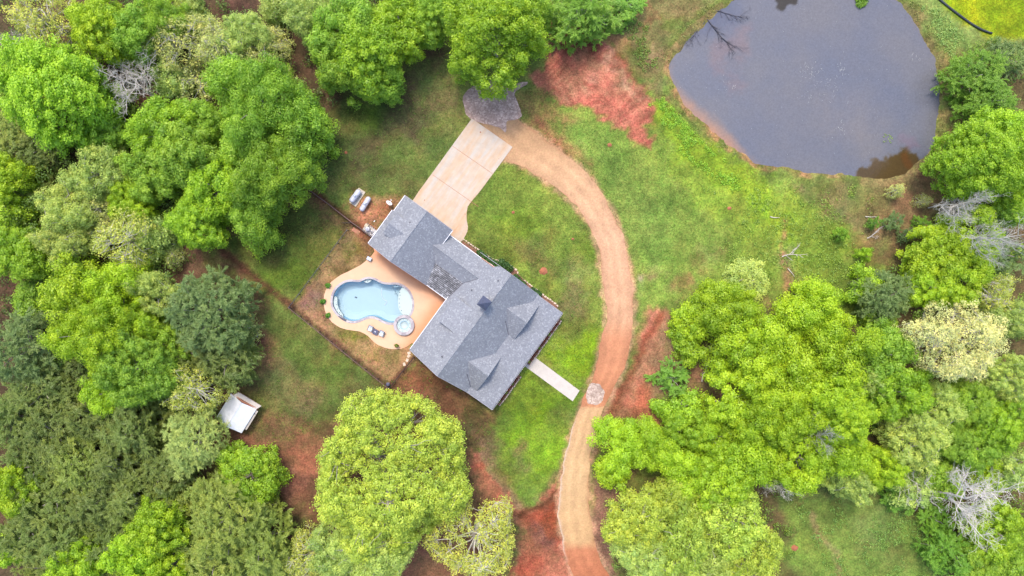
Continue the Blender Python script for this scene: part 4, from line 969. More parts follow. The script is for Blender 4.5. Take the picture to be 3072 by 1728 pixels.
for k in range(10): MB().box((.05 + k * .178, 0, .65), (.035, .035, .85)).build('bar', M['black_steel'], gt)
# brace posts seen along the long fence
# ---------------------------------------------------------------- shed
sA = math.radians(-31.5)
sx, sy = P(713, 1238, 2.0)
shed = thing('shed', 'small shed with a ribbed silver metal roof at the edge of the woods', 'shed', (sx, sy, 0), sA)
# local x: across the ridge towards the lawn; local y: along the ridge
MB().b2(-2.25, 2.15, -1.75, 2.35, 0, 2.15).build('wall', M['rust'], shed)
gb = MB()
for y in (-1.75, 2.25):
    gb.add([(-2.2, y, 2.1), (0, y, 3.0), (2.1, y, 2.1), (-2.2, y + .1, 2.1), (0, y + .1, 3.0), (2.1, y + .1, 2.1)], [(0, 1, 2), (5, 4, 3), (0, 3, 4, 1), (1, 4, 5, 2)])
gb.build('gable', M['rust'], shed)
rf = MB(); rf.slab([(-2.55, -2.45, 2.12), (0, -2.45, 3.2), (0, 2.15, 3.2), (-2.55, 2.15, 2.12)][::-1], .05); rf.slab([(0, -2.45, 3.2), (2.35, -2.45, 2.2), (2.35, 2.15, 2.2), (0, 2.15, 3.2)][::-1], .05)
roof = rf.build('roof', M['metalroof'], shed)
rb = MB()
for k in range(16):
    y = -2.4 + k * .3
    rb.tube([(-2.55, y, 2.14), (0, y, 3.22)], .022, 4); rb.tube([(0, y, 3.22), (2.35, y, 2.22)], .022, 4)
rb.tube([(0, -2.45, 3.22), (0, 2.15, 3.22)], .05, 6)
rb.build('roof_rib', M['metalroof'], roof)
lean = MB().slab([(-2.1, 2.15, 2.55), (2.35, 2.15, 2.15), (2.75, 2.95, 1.95), (-1.6, 2.95, 2.05)], .06)
lean.build('lean_to_roof', M['walk'], shed)
MB().box((2.45, .1, 1.9), (.5, 3.6, .06), 0, 0, .3).build('side_awning', M['walk'], shed)
MB().lathe([(.001, 0), (.09, 0), (.09, -.05)], (2.5, 1.3, 2.02), 10).build('vent', M['dark_trim'], shed)
MB().box((2.18, -.3, 1.0), (.06, 1.0, 1.9)).build('door', M['timber'], shed)

# dark plastic pipe beyond the pond
pp = [P(2048 + a / 2.5156, b / 2.5156, .15) for a, b in [(1850, -90), (1945, 0), (2030, 70), (2110, 130), (2180, 180), (2260, 225), (2335, 252)]]
tag(MB().tube([(*p, .16) for p in smooth_loop(pp, 4, False)], .17, 8).build('drain_pipe', M['hose'], None, True), 'long dark corrugated pipe curving through grass beyond the pond', 'pipe')
# ant mounds
for px, py, r, lb in ((1630, 813, .75, 'largest red ant mound in the crescent lawn beside the house'), (1829, 435, .42, 'red ant mound below the tip of the red clay patch'), (2384, 1644, .62, 'red ant mound in the bottom right meadow'), (2188, 625, .38, 'small red ant mound on the lawn below the pond bank'), (1540, 637, .3, 'small red ant mound inside the curve of the dirt road'), (1038, 458, .32, 'red ant mound on the lawn by the upper left trees'), (1719, 717, .28, 'small red ant mound inside the road bend, nearest the road')):
    x, y = P(px, py); rs = random.Random(px); n = 14; V = [(x, y, .22 * r + .1)]; F = []
    for j, f in enumerate((.35, .7, 1.05)):
        for k in range(n):
            a = k * 2 * PI / n; q = r * f * rs.uniform(.82, 1.15); V.append((x + q * math.cos(a), y + q * math.sin(a) * .85, (.2 * r + .08) * (1 - f ** 2 * .98) - (.03 if j == 2 else 0)))
    for k in range(n): F.append((0, 1 + k, 1 + (k + 1) % n))
    for j in range(2):
        for k in range(n): F.append((1 + j * n + k, 1 + (j + 1) * n + k, 1 + (j + 1) * n + (k + 1) % n, 1 + j * n + (k + 1) % n))
    tag(mesh_obj('ant_mound', V, F, M['clay_lump'], None, True), lb, 'ant mound', 'red ant mounds in the lawns')
# ---------------------------------------------------------------- trees
def leaf_quads(c, n, size, asp, rs, axis=None):
    m = len(c); n = n / np.linalg.norm(n, axis=1, keepdims=True)
    if axis is None: axis = rs.normal(size=(m, 3))
    t = axis - n * (axis * n).sum(1, keepdims=True); t /= np.linalg.norm(t, axis=1, keepdims=True) + 1e-9
    b = np.cross(n, t); s = (size if np.ndim(size) else np.full(m, size))[:, None]
    V = np.stack([c - t * s, c + b * s * asp + t * s * .1, c + t * s, c - b * s * asp + t * s * .1], 1).reshape(-1, 3)
    return V, np.arange(m * 4).reshape(m, 4)
def crown_mesh(name, V, Qd, tint):
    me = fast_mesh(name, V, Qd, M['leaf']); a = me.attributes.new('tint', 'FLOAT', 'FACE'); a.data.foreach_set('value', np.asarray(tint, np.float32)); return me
def sph(m, rs): v = rs.normal(size=(m, 3)); return v / np.linalg.norm(v, axis=1, keepdims=True)
def crown_shape(R, hc, Hz, pr, rs, thin, lobes, dens=1.0, bumps=1.5, lift=1.0):
    """puff centres over an uneven, lobed canopy"""
    ph = rs.rand(4) * 6.28; am = rs.uniform(.5, 1, 4) * lobes
    def rad(th): return R * (.90 + am[0] * np.sin(2 * th + ph[0]) + am[1] * np.sin(3 * th + ph[1]) + am[2] * np.sin(5 * th + ph[2]) + am[3] * .8 * np.sin(8 * th + ph[3]))
    n = int(3000 * (R / 6) ** 2 / (pr * pr)) + 500
    rho = np.sqrt(rs.rand(n)); th = rs.rand(n) * 6.283; th2 = th
    r = R * (.90 + am[0] * np.sin(2 * th + ph[0]) + am[1] * np.sin(3 * th + ph[1]) + am[2] * np.sin(5 * th + ph[2]) + am[3] * .8 * np.sin(8 * th + ph[3])) - pr * .45
    px = rho * np.cos(th) * r; py = rho * np.sin(th) * r; ox, oy = rs.rand(2) * 60; sd = int(ox * 10)
    low = rs.rand(n) < .38
    bz = (fbm(px, py, 2.4 + R * .12, sd, 3) - .5) * 4.6 * bumps
    z = hc + Hz * (np.sqrt(1 - rho * rho * .97) - .15) + bz + rs.normal(0, .22 * pr, n)
    z -= np.where(low, rs.uniform(1.6, 3.8, n) * pr, 0)
    z -= np.where((rho > .72) & (rs.rand(n) < .5), rs.uniform(.4, 2.2, n) * Hz * .4, 0)
    keep = fbm(px + ox, py + oy, 1.5 + pr, 77, 3) > thin + .10 * rho ** 3
    keep |= low & (fbm(px + ox, py + oy, 3.5, 79, 2) > .42)
    C3 = np.stack([px, py, z], 1)[keep]; md = pr * 1.36 / dens; grid = {}; pts = []
    for p in C3:
        k = tuple((p // md).astype(int)); ok = True
        for a in (-1, 0, 1):
            for b in (-1, 0, 1):
                for c in (-1, 0, 1):
                    for q in grid.get((k[0] + a, k[1] + b, k[2] + c), ()):
                        if (p[0] - q[0]) ** 2 + (p[1] - q[1]) ** 2 + .7 * (p[2] - q[2]) ** 2 < md * md: ok = False
        if ok: grid.setdefault(k, []).append(p); pts.append(p)
    return np.array(pts)
def build_puffs(P_, pr, nl, size, asp, rs, style):
    Vs, Qs, Ts = [], [], []; k = 0
    m = len(P_); pt = rs.normal(0, .17, m); sc_ = rs.uniform(.72, 1.25, m)
    if style == 'round':
        idx = np.repeat(np.arange(m), nl); d = sph(len(idx), rs); d[:, 2] = np.abs(d[:, 2]) * .95 - .12 * (rs.rand(len(idx)) < .4) * 4 * rs.rand(len(idx))
        rr = pr * sc_[idx] * np.where(rs.rand(len(idx)) < .14, rs.uniform(.9, 1.5, len(idx)), rs.uniform(.5, 1.15, len(idx))); c = P_[idx] + d * rr[:, None] * np.array([1.08, 1.08, .74])
        n = d * .95 + np.array([0, 0, .30]) + rs.normal(0, .38, (len(idx), 3))
        V, Qd = leaf_quads(c, n, size * rs.uniform(.6, 1.3, len(idx)), asp, rs)
        T_ = .5 + pt[idx] * 1.15 + rs.normal(0, .2, len(idx))
    else:
        # feathery sprays: long narrow leaves pointing away from the twig's base
        idx = np.repeat(np.arange(m), nl); nf = 9; fid = rs.randint(0, nf, len(idx))
        fd = sph(m * nf, rs); fd[:, 2] = np.abs(fd[:, 2]) * .7 + .05; fd /= np.linalg.norm(fd, axis=1, keepdims=True)
        f = fd[idx * nf + fid]; u = rs.uniform(.12, 1.12, len(idx)) ** .8
        c = P_[idx] + f * (u * pr * sc_[idx])[:, None] * np.array([1.1, 1.1, .9]) + rs.normal(0, .10 * pr, (len(idx), 3)); c[:, 2] -= .25 * pr * u * u
        ax = f + rs.normal(0, .38, (len(idx), 3))
        n = np.array([0, 0, 1.0]) + rs.normal(0, .45, (len(idx), 3)) + f * .2
        V, Qd = leaf_quads(c, n, size * rs.uniform(.6, 1.3, len(idx)), asp, rs, ax)
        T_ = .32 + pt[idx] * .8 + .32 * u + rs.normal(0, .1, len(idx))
    return V, Qd, np.clip(T_, 0, 1)
def branch_tubes(mb, paths, n=5):
    for pts, r in paths: mb.tube(pts, r, n, False)
def limb(a, b, r0, r1, rs, sag=.12, k=4, wig=.05):
    a, b = Vector(a), Vector(b); L = (b - a).length; pts = []
    for i in range(k + 1):
        t = i / k; p = a.lerp(b, t) + Vector((0, 0, -math.sin(t * PI) * L * sag)); 
        if 0 < i < k: p += Vector((rs.uniform(-1, 1), rs.uniform(-1, 1), rs.uniform(-1, 1))) * L * wig
        pts.append(p)
    return pts, [r0 + (r1 - r0) * (i / k) ** .7 for i in range(k + 1)]
def trunk_mesh(name, P_, hc, Hz, R, rs, nl=12, r0=None, twigs=0):
    r0 = r0 or .11 + R * .028; mb = MB(); th = hc * .62
    tp = [(0, 0, -.3), (rs.uniform(-.1, .1), rs.uniform(-.1, .1), th * .4), (rs.uniform(-.3, .3), rs.uniform(-.3, .3), th), (rs.uniform(-.5, .5), rs.uniform(-.5, .5), hc + Hz * .45)]
    mb.tube([tuple(p) for p in tp], [r0 * 1.25, r0, r0 * .8, r0 * .25], 8)
    lim = []
    sel = rs.permutation(len(P_))[:nl]
    for j in sel:
        e = P_[j] - np.array([0, 0, .3]); s = th * rs.uniform(.7, 1.25); a = (tp[2][0] * s / th, tp[2][1] * s / th, min(s, th))
        l = limb(a, tuple(e), r0 * .5, r0 * .10 + .015, rs, sag=-.10); mb.tube(l[0], l[1], 6, False); lim.append(l[0])
    if twigs:
        src = np.array([tuple(p) for l in lim for p in l[1:]])
        for j in rs.permutation(len(P_))[:twigs]:
            e = P_[j] + np.array([0, 0, .25]); a = src[np.argmin(((src - e) ** 2).sum(1))]
            if np.linalg.norm(a - e) < .2: continue
            l = limb(tuple(a), tuple(e), .07, .022, rs, sag=-.05, k=3, wig=.08); mb.tube(l[0], l[1], 4, False)
    return mb
PROTO = {}
SPEC = { # style: puff radius, leaves per puff, leaf size, aspect, thinning, lobes, kind
 'oak':    dict(pr=.80, nl=200, size=.15, asp=.62, thin=.455, lobes=.095, st='round'),
 'lump':   dict(pr=1.12, nl=370, size=.15, asp=.60, thin=.47, lobes=.12, st='round'),
 'fine':   dict(pr=.68, nl=120, size=.135, asp=.62, thin=.445, lobes=.095, st='round', twigs=60),
 'sparse': dict(pr=.62, nl=28, size=.14, asp=.65, thin=.46, lobes=.11, st='round', twigs=200),
 'bloom':  dict(pr=.62, nl=44, size=.12, asp=.75, thin=.44, lobes=.11, st='round', twigs=120),
 'feather':dict(pr=1.2, nl=230, size=.30, asp=.17, thin=.33, lobes=.06, st='spray'),
 'needle': dict(pr=.70, nl=120, size=.27, asp=.10, thin=.36, lobes=.07, st='spray'),
}
SIZES = {'s': (3.2, 3.6, 2.2), 'm': (5.6, 7.5, 3.6), 'l': (8.2, 10.5, 5.0), 'x': (12.4, 11.5, 5.8)}
def proto(style, size, var):
    key = (style, size, var)
    if key in PROTO: return PROTO[key]
    sp = SPEC[style]; R, hc, Hz = SIZES[size]; rs = np.random.RandomState(abs(hash(key)) % 1 + 1000 + 37 * list(SPEC).index(style) + 7 * 'smlx'.index(size) + var)
    Pp = crown_shape(R, hc, Hz, sp['pr'], rs, sp['thin'] + (.025 if size == 'x' else 0), sp['lobes'] * (.7 if size == 'x' else 1), bumps=1.0 + R * .06)
    V, Qd, t = build_puffs(Pp, sp['pr'], sp['nl'], sp['size'], sp['asp'], rs, sp['st'])
    cm = crown_mesh('crown', V, Qd, t)
    tb = trunk_mesh('trunk', Pp, hc, Hz, R, rs, nl={'s': 6, 'm': 10, 'l': 16, 'x': 26}[size] + (14 if 'twigs' in sp else 0), twigs=int(sp.get('twigs', 0) * (R / 5.6) ** 2))
    tm = bpy.data.meshes.new('trunk'); tm.from_pydata([tuple(v) for v in tb.V], [], tb.F); tm.materials.append(M['bark']); tm.polygons.foreach_set('use_smooth', [True] * len(tm.polygons))
    PROTO[key] = (cm, tm, R, hc, Hz); return PROTO[key]
def bare_proto(var):
    key = ('bare', var)
    if key in PROTO: return PROTO[key]
    rs = random.Random(500 + var); limbs = MB(); twigs = MB(); cnt = [0]
    def grow(p, d, L, r, lvl):
        if cnt[0] > 2600: return
        cnt[0] += 1; k = 3; pts = [p]; q = p
        for i in range(k):
            d = (d + Vector((rs.uniform(-1, 1), rs.uniform(-1, 1), rs.uniform(-.5, .5))) * .24).normalized(); q = q + d * L / k; pts.append(q)
        (limbs if lvl < 2 else twigs).tube(pts, [r, r * .85, r * .7, r * .55], 5 if lvl < 2 else 3, False)
        if lvl >= 5: return
        n = {0: 7, 1: 5, 2: 4, 3: 4, 4: 3}[lvl]
        for j in range(n):
            f = rs.uniform(.35, 1) if j else 1.0; b = pts[0].lerp(pts[-1], f) if lvl == 0 else pts[min(k, int(f * k + .5))]
            side = Vector((rs.uniform(-1, 1), rs.uniform(-1, 1), rs.uniform(-.25, .55))).normalized()
            nd = (d * (.55 if lvl else .35) + side * (.75 if lvl else 1.0)).normalized()
            grow(b, nd, L * rs.uniform(.52, .72) if lvl else 3.4 * rs.uniform(.8, 1.2), r * .58, lvl + 1)
    grow(Vector((0, 0, 0)), Vector((0.05, 0, 1)), 7.0, .19, 0)
    V = np.array([v[:] for v in limbs.V + twigs.V]); c = (V.max(0) + V.min(0)) / 2; R = np.percentile(np.hypot(V[:, 0], V[:, 1]), 93)
    out = []
    for nm, mb in (('trunk', limbs), ('twigs', twigs)):
        tm = bpy.data.meshes.new(nm); tm.from_pydata([tuple(v) for v in mb.V], [], mb.F); tm.materials.append(M['bark']); out.append(tm)
    PROTO[key] = (out[1], out[0], R, 8.5, 2.0); return PROTO[key]

KIND = { # name, style, crown colour, bark colour, words, category, height factor
 'lime':  ('broadleaf_tree', 'oak', (168, 204, 46), 'bright lime green tree', 1.0),
 'limel': ('broadleaf_tree', 'lump', (168, 204, 44), 'lime green lumpy tree', 1.0),
 'green': ('broadleaf_tree', 'oak', (150, 190, 60), 'mid green tree', 1.0),
 'greenl':('broadleaf_tree', 'lump', (144, 186, 56), 'deeper green lumpy tree', 1.05),
 'vivid': ('broadleaf_tree', 'oak', (158, 198, 48), 'vivid green dense tree', 1.0),
 'pale':  ('broadleaf_tree', 'fine', (182, 206, 102), 'pale yellow green tree', 1.0),
 'oakp':  ('broadleaf_tree', 'fine', (184, 208, 80), 'pale green spreading oak', 1.0),
 'sage':  ('broadleaf_tree', 'sparse', (196, 206, 114), 'thin sage green tree', .9),
 'yell':  ('broadleaf_tree', 'sparse', (198, 210, 96), 'twiggy yellow green tree', 1.0),
 'cedar': ('cedar_tree', 'feather', (120, 140, 62), 'dark grey green cedar', .85),
 'olive': ('cedar_tree', 'feather', (138, 158, 66), 'olive green cedar', .85),
 'blue':  ('evergreen_tree', 'feather', (116, 144, 78), 'dusky blue green evergreen', .9),
 'spiky': ('evergreen_tree', 'feather', (122, 168, 54), 'spiky deep green evergreen', .85),
 'pine':  ('pine_tree', 'needle', (172, 190, 100), 'soft grey green pine', 1.0),
 'cream': ('flowering_tree', 'bloom', (228, 230, 152), 'cream blossoming tree', 1.0),
 'bare':  ('bare_tree', 'bare', (0, 0, 0), 'leafless pale grey tree', 1.0),
}
FOL = .84
TREES = [ # x, y, radius on the 2576 wide picture, kind, extra height factor
 (0,225,55,'green',.85),(25,175,50,'green',.8),(500,205,58,'sage',.75),(425,190,50,'pale',.8),(705,205,48,'sage',.75),(345,655,48,'pale',.75),(150,690,45,'olive',.6),(430,650,30,'sage',.5),(280,255,50,'green',.75),(690,100,45,'sage',.7),(170,190,45,'green',.8),
 (95,40,85,'yell',1),(35,110,45,'bare',1),(235,60,75,'lime',1),(325,70,70,'green',1),(410,25,60,'greenl',.9),(180,130,50,'olive',.8),
 (110,225,135,'vivid',1),(310,125,48,'lime',1.1),(345,212,80,'bare',.9),(440,95,85,'sage',.9),(470,25,45,'pale',.9),(545,110,70,'sage',.9),(610,85,65,'pale',.85),(660,130,65,'sage',.8),(620,200,60,'green',.9),
 (590,215,85,'greenl',1),(660,265,110,'greenl',1.1),(740,320,88,'greenl',1.1),(690,420,105,'greenl',1.05),(625,345,90,'green',1.0),(620,540,75,'greenl',.95),
 (395,320,90,'vivid',1),(470,390,90,'green',1.05),(380,430,80,'green',1),(250,350,60,'green',.8),(530,470,85,'vivid',1.05),(480,560,70,'vivid',1),(500,300,60,'green',.95),
 (235,430,75,'pale',1),(170,510,80,'pale',1),(160,620,70,'pale',.95),(320,500,60,'lime',.9),(300,600,85,'yell',.95),(385,590,55,'pale',.9),(250,540,60,'sage',.95),
 (-5,440,65,'lime',1),(20,330,65,'olive',.7),(90,370,60,'cedar',.6),(15,540,55,'lime',.9),(40,640,75,'vivid',.9),(90,470,50,'olive',.55),
 (185,745,95,'limel',1.1),(280,720,75,'limel',1.1),(225,850,100,'limel',1.1),(330,830,65,'lime',1.05),(385,740,62,'pale',1),
 (520,785,110,'blue',1),(605,830,48,'sage',.7),(563,908,80,'cedar',.9),(480,890,60,'cedar',.7),
 (330,930,100,'green',1.0),(260,985,70,'vivid',1.0),(400,870,60,'green',.9),(420,960,60,'cedar',.7),
 (45,880,95,'blue',1.05),(60,760,50,'green',.8),(95,985,80,'cedar',.9),(195,950,60,'cedar',.8),(20,1060,70,'cedar',.8),
 (475,985,68,'yell',1.2),(478,1116,82,'pine',1.0),
 (130,1095,85,'cedar',.9),(230,1050,75,'cedar',.95),(320,1080,85,'cedar',1),(400,1060,55,'olive',.9),(70,1180,80,'cedar',.85),(190,1170,85,'olive',.95),(300,1180,80,'cedar',1),(410,1190,75,'cedar',1),(120,1270,85,'cedar',.95),(235,1270,85,'cedar',1),(345,1270,85,'cedar',1),(440,1270,60,'olive',.9),
 (60,1350,80,'cedar',.9),(170,1370,80,'cedar',1),(280,1370,75,'cedar',.95),(110,1440,70,'cedar',.9),(250,1440,60,'olive',.9),
 (560,1310,110,'olive',1.05),(650,1380,95,'olive',1),(530,1410,90,'olive',1),(615,1205,82,'vivid',.8),(690,1440,60,'olive',.9),(480,1360,60,'olive',.9),
 (25,1240,65,'lime',1.1),(0,1400,40,'vivid',1),(385,1330,75,'lime',1.2),(330,1400,75,'lime',1.2),(185,1430,65,'lime',1.2),(420,1430,60,'lime',1.1),(310,1320,28,'bare',.9),
 (780,35,70,'pale',1),(860,70,90,'green',1.05),(850,160,75,'green',1),(920,120,95,'vivid',1.05),(1010,50,85,'vivid',1),(950,195,60,'green',1),(830,110,55,'sage',1),(1085,30,65,'green',1),(690,15,45,'pale',.8),
 (1242,80,132,'vivid',1.05),(1330,20,60,'green',1),
 (1455,20,80,'spiky',1),(1515,45,55,'spiky',.9),(1580,10,45,'spiky',.8),
 (2465,185,75,'spiky',.6),(2540,150,50,'blue',.8),(2490,255,65,'spiky',.6),(2485,400,105,'vivid',1.0),(2530,340,80,'vivid',1.05),(2550,440,70,'vivid',1),
 (2455,500,60,'bare',2.3),(2555,580,75,'bare',2.3),(2460,595,80,'lime',.75),(2540,500,60,'green',.7),
 (2380,640,80,'lime',.85),(2430,700,75,'lime',.85),(2350,720,60,'lime',.8),(2235,745,72,'blue',.75),(2175,715,48,'vivid',.8),(2540,640,55,'blue',.8),(2215,800,42,'green',.6),
 (2425,860,112,'cream',1.05),(2510,740,60,'yell',.95),(2560,800,60,'pale',.95),(2550,950,60,'pale',1),
 (1830,770,72,'limel',.9),(1735,820,50,'lime',.85),(1738,880,42,'vivid',.8),(1885,700,55,'pale',.45),
 (2060,790,80,'limel',1),(1990,830,50,'lime',.9),(1900,900,95,'limel',1.05),(2010,920,95,'limel',1.1),(2120,890,90,'limel',1.1),(2235,900,85,'green',1),(2270,990,80,'vivid',1),(1860,1010,85,'lime',1),(1970,1040,100,'limel',1.1),(2090,1030,105,'lime',1.1),(2160,960,60,'pale',1.1),(2350,1030,70,'pale',.95),
 (1690,955,48,'spiky',.5),(1712,1028,55,'vivid',.85),(1735,1080,60,'vivid',.85),(1555,1125,72,'limel',.8),(1640,1130,65,'limel',.85),(1545,1195,45,'lime',.8),(1720,1170,75,'limel',.9),(1800,1110,60,'lime',.9),(1830,1200,85,'lime',1),(1910,1160,90,'limel',1.05),(2020,1160,85,'lime',1.05),(2120,1130,80,'limel',1.05),(1965,1228,34,'bare',3.0),
 (2140,1210,62,'pale',1),(2220,1180,60,'lime',1),(2310,1110,75,'pale',1),(2290,1230,55,'pale',.85),(2390,1110,60,'green',.9),(2380,1200,55,'green',.85),
 (1720,1260,70,'oakp',.95),(1610,1320,85,'oakp',1),(1720,1360,95,'oakp',1),(1840,1310,95,'oakp',1),(1890,1390,80,'oakp',.95),(1620,1410,75,'pale',.95),(1790,1430,70,'pale',.9),
 (2440,1285,108,'bare',1.1),(2450,1020,65,'green',.9),(2520,1080,70,'vivid',.9),(2470,950,50,'sage',.95),(2460,1130,60,'green',.9),(2555,1180,55,'pale',1),(2500,1200,55,'lime',.8),
 (2400,1395,65,'spiky',.6),(2520,1350,75,'vivid',.9),(2470,1420,60,'green',.8),(2560,1430,50,'green',.9),(2260,1255,45,'spiky',.5),(2360,1310,45,'spiky',.5),
 (2262,478,22,'sage',.35),(2322,560,20,'spiky',.35),(2255,556,24,'blue',.35),(2285,590,20,'blue',.3),(2205,560,16,'spiky',.3),(2120,590,18,'green',.3),(2325,505,18,'sage',.3),(2180,640,18,'vivid',.3),
 (975,1205,213,'oakp',1.0),(940,1380,110,'pale',.95),(850,1390,85,'pale',.9),(770,1410,70,'yell',.85),(1190,1370,112,'yell',1.0),
 (2075,1110,48,'bare',2.9),(2030,1050,38,'bare',3.2),(2030,440,0,'',0),
]
REG = [(70,110,'in the top left corner woods'),(330,110,'in the woods along the upper left edge'),(560,110,'around the upper left earth gap'),(680,360,'beside the lawn left of the propane tanks'),(430,430,'in the woods west of the wire fence'),(180,520,'in the middle left woods'),
 (20,500,'along the left edge, upper half'),(250,790,'in the woods left of the dark evergreen'),(540,860,'at the wood edge above the metal roofed shed'),(350,940,'in the woods up and left of the shed'),(50,900,'along the left edge, level with the pool'),
 (500,1070,'right beside the metal roofed shed'),(200,1130,'in the dark cedar woods left of the shed'),(330,1250,'in the dark cedar woods below the shed'),(100,1370,'in the bottom left corner'),(600,1340,'in the cedars left of the big pale oak'),
 (330,1400,'along the bottom edge, left part'),(880,110,'above the lawn behind the garage'),(1250,80,'at the gravel end of the driveway'),(1500,30,'above the red clay patch by the pond'),
 (2490,200,'right of the pond'),(2490,400,'at the lower right shore of the pond'),(2480,560,'below the pond at the right edge'),(2380,690,'in the right woods above the cream tree'),(2220,760,'in the scrub between pond and lime trees'),(2250,550,'in the brown scrub below the pond'),(2500,860,'around the cream tree at the right'),
 (1800,800,'at the upper tip of the lime grove'),(2050,850,'in the top of the lime grove'),(2230,950,'at the right side of the lime grove'),(1950,1050,'in the middle of the lime grove'),(1700,1010,'on the bank right of the road'),(1600,1160,'leaning over the lower road bend'),(1830,1170,'in the lower lime grove'),(2080,1170,'above the bottom right meadow'),
 (2310,1170,'in the lower right woods'),(1720,1350,'at the bottom, right of the road'),(2480,1050,'at the right edge below the cream tree'),(2450,1300,'right of the meadow, lower right corner'),(950,1280,'below the house at the bottom'),(1190,1370,'between the big oak and the red track')]
TREES = [t for t in TREES if t[2]]
recs = []
rsT = random.Random(9)
for k, (x, y, r, kind, hf) in enumerate(TREES):
    name, style, c, words, kh = KIND[kind]
    reg = min(REG, key=lambda q: (q[0] - x) ** 2 + (q[1] - y) ** 2)[2]
    recs.append([x, y, r, kind, hf * kh, name, style, c, words, reg])
groups = {}
for i, t in enumerate(recs): groups.setdefault((t[8], t[9]), []).append(i)
ORD = ['second', 'third', 'fourth', 'fifth', 'sixth', 'seventh', 'eighth']
LBL = {}
for (w, reg), ids in groups.items():
    if len(ids) == 1: LBL[ids[0]] = '%s %s' % (w, reg); continue
    xs_ = [recs[i][0] for i in ids]; ys_ = [recs[i][1] for i in ids]
    ax = 0 if max(xs_) - min(xs_) >= max(ys_) - min(ys_) else 1
    ids = sorted(ids, key=lambda i: recs[i][ax]); n = len(ids)
    for j, i in enumerate(ids):
        if j == 0: o = ('leftmost', 'uppermost')[ax]
        elif j == n - 1: o = ('rightmost', 'lowest')[ax]
        else: o = ORD[j - 1] + (' from left', ' from top')[ax]
        LBL[i] = '%s %s, %s' % (w, reg, o)
special = {(975, 1205): 'largest pale green spreading oak, centred below the house', (1242, 80): 'vivid green dense round tree over the gravel end of the driveway',
 (615, 1205): 'small vivid green round bushy tree below the metal shed', (1555, 1125): 'lime green lumpy tree overhanging the right side of the road', (520, 785): 'dusky blue green round evergreen at the lawn edge left of the pool',
 (478, 1116): 'soft grey green pine with needle tufts below the shed roof', (568, 1070): 'small pine tuft reaching over the corner of the shed roof', (2440, 1285): 'large leafless pale grey tree right of the bottom meadow', (345, 212): 'round leafless pale grey tree in the upper left woods'}
BARK = {'bare': (.47, .44, .40, 1), 'yell': (.50, .46, .40, 1), 'sage': (.36, .34, .30, 1), 'cream': (.36, .33, .29, 1), 'pale': (.34, .32, .29, 1)}
zc_used = []
for k, (x, y, r, kind, hf, name, style, c, words, reg) in enumerate(recs):
    Rm = r / 15.094
    if kind == 'bare': pr_ = bare_proto(k % 4)
    else:
        size = 's' if Rm < 3.9 else 'm' if Rm < 6.3 else 'l' if Rm < 10 else 'x'
        pr_ = proto(style, size, 0 if size == 'x' else k % (3 if size in 'sl' else 4))
    cm, tm, R0, hc, Hz = pr_
    for _ in range(3):
        s = Rm / R0; sz = s * hf * .95 if kind != 'bare' else s * hf
        if kind != 'bare': sz = max(.55, min(1.5, sz * .55 + hf * .45))
        zc = hc * sz; Rm = r / 15.094 * (CAM_H - zc) / CAM_H
    X, Y = D(x, y, zc + (Hz * sz * .25))
    root = thing(name, special.get((x, y), LBL[k]), 'tree', (X, Y, 0), rsT.uniform(0, 6.283), None)
    an = rsT.uniform(.90, 1.12) if r < 150 else .97; root.scale = (s * 1.03 * an, s * 1.03 / an, sz)
    tr = link('trunk', tm, root); cr = link('twigs' if kind == 'bare' else 'crown', cm, root)
    v = rsT.uniform(.88, 1.12); w = rsT.uniform(-.05, .05)
    cc = col(*c, FOL); cr.color = (cc[0] * v * (1 + w), cc[1] * v, cc[2] * v * (1 - w), 1)
    bk = BARK.get(kind, (.26, .23, .20, 1)); tr.color = bk
    if kind == 'bare': cr.color = bk
    root['group'] = words + ' trees around the property' if False else (words + 's').replace('treess','trees') + ' around the property' if sum(q[8] == words for q in recs) > 1 else ''
    if not root['group']: del root['group']
print('trees', len(recs), 'protos', len(PROTO), 'proto faces', sum(len(p[0].polygons) for p in PROTO.values()))

# ---------------------------------------------------------------- undergrowth, weeds, litter
def stuff_leaves(name, mask_fn, n, pr, nl, size, asp, zr, colr, label, seed, box, st='round'):
    rs = np.random.RandomState(seed); x = rs.uniform(box[0], box[1], n); y = rs.uniform(box[2], box[3], n); k = mask_fn(x, y, rs); x = x[k]; y = y[k]
    Pp = np.stack([x, y, rs.uniform(*zr, len(x))], 1)
    V, Qd, t = build_puffs(Pp, pr, nl, size, asp, rs, st)
    me = crown_mesh(name, V, Qd, t); o = link(name, me); o.color = col(*colr, FOL)
    tag(o, label, 'plants', kind='stuff'); return o
FR = (-92, 92, -54, 54)
def in_poly(pl, off=-1.0): return lambda x, y, rs: sdist(x + (fbm(x, y, 4, 5) - .5) * 5, y, pl) < off
stuff_leaves('understory', in_poly(WOODS_L, -2.5), 850, 1.5, 170, .17, .55, (1.5, 5.5), (112, 142, 58), 'low bushy understory filling the gaps in the left woods', 18, FR)
stuff_leaves('understory', in_poly(WOODS_R, -2.0), 700, 1.4, 150, .17, .55, (1.2, 5.0), (138, 170, 62), 'low bushy understory filling the gaps in the right woods', 19, FR)
stuff_leaves('undergrowth', in_poly(WOODS_L), 3000, .9, 60, .17, .55, (.2, 1.4), (110, 136, 62), 'mixed green undergrowth on the floor of the left woods', 11, FR)
stuff_leaves('undergrowth', in_poly(WOODS_R, 0), 2600, .9, 60, .17, .55, (.2, 1.4), (128, 160, 64), 'brighter green undergrowth on the floor of the right woods', 12, FR)
SCR = DP([(1750,470),(1960,470),(2130,470),(2340,440),(2350,560),(2300,680),(2160,700),(2150,830),(2000,780),(1880,740),(1800,600),(1850,520)])
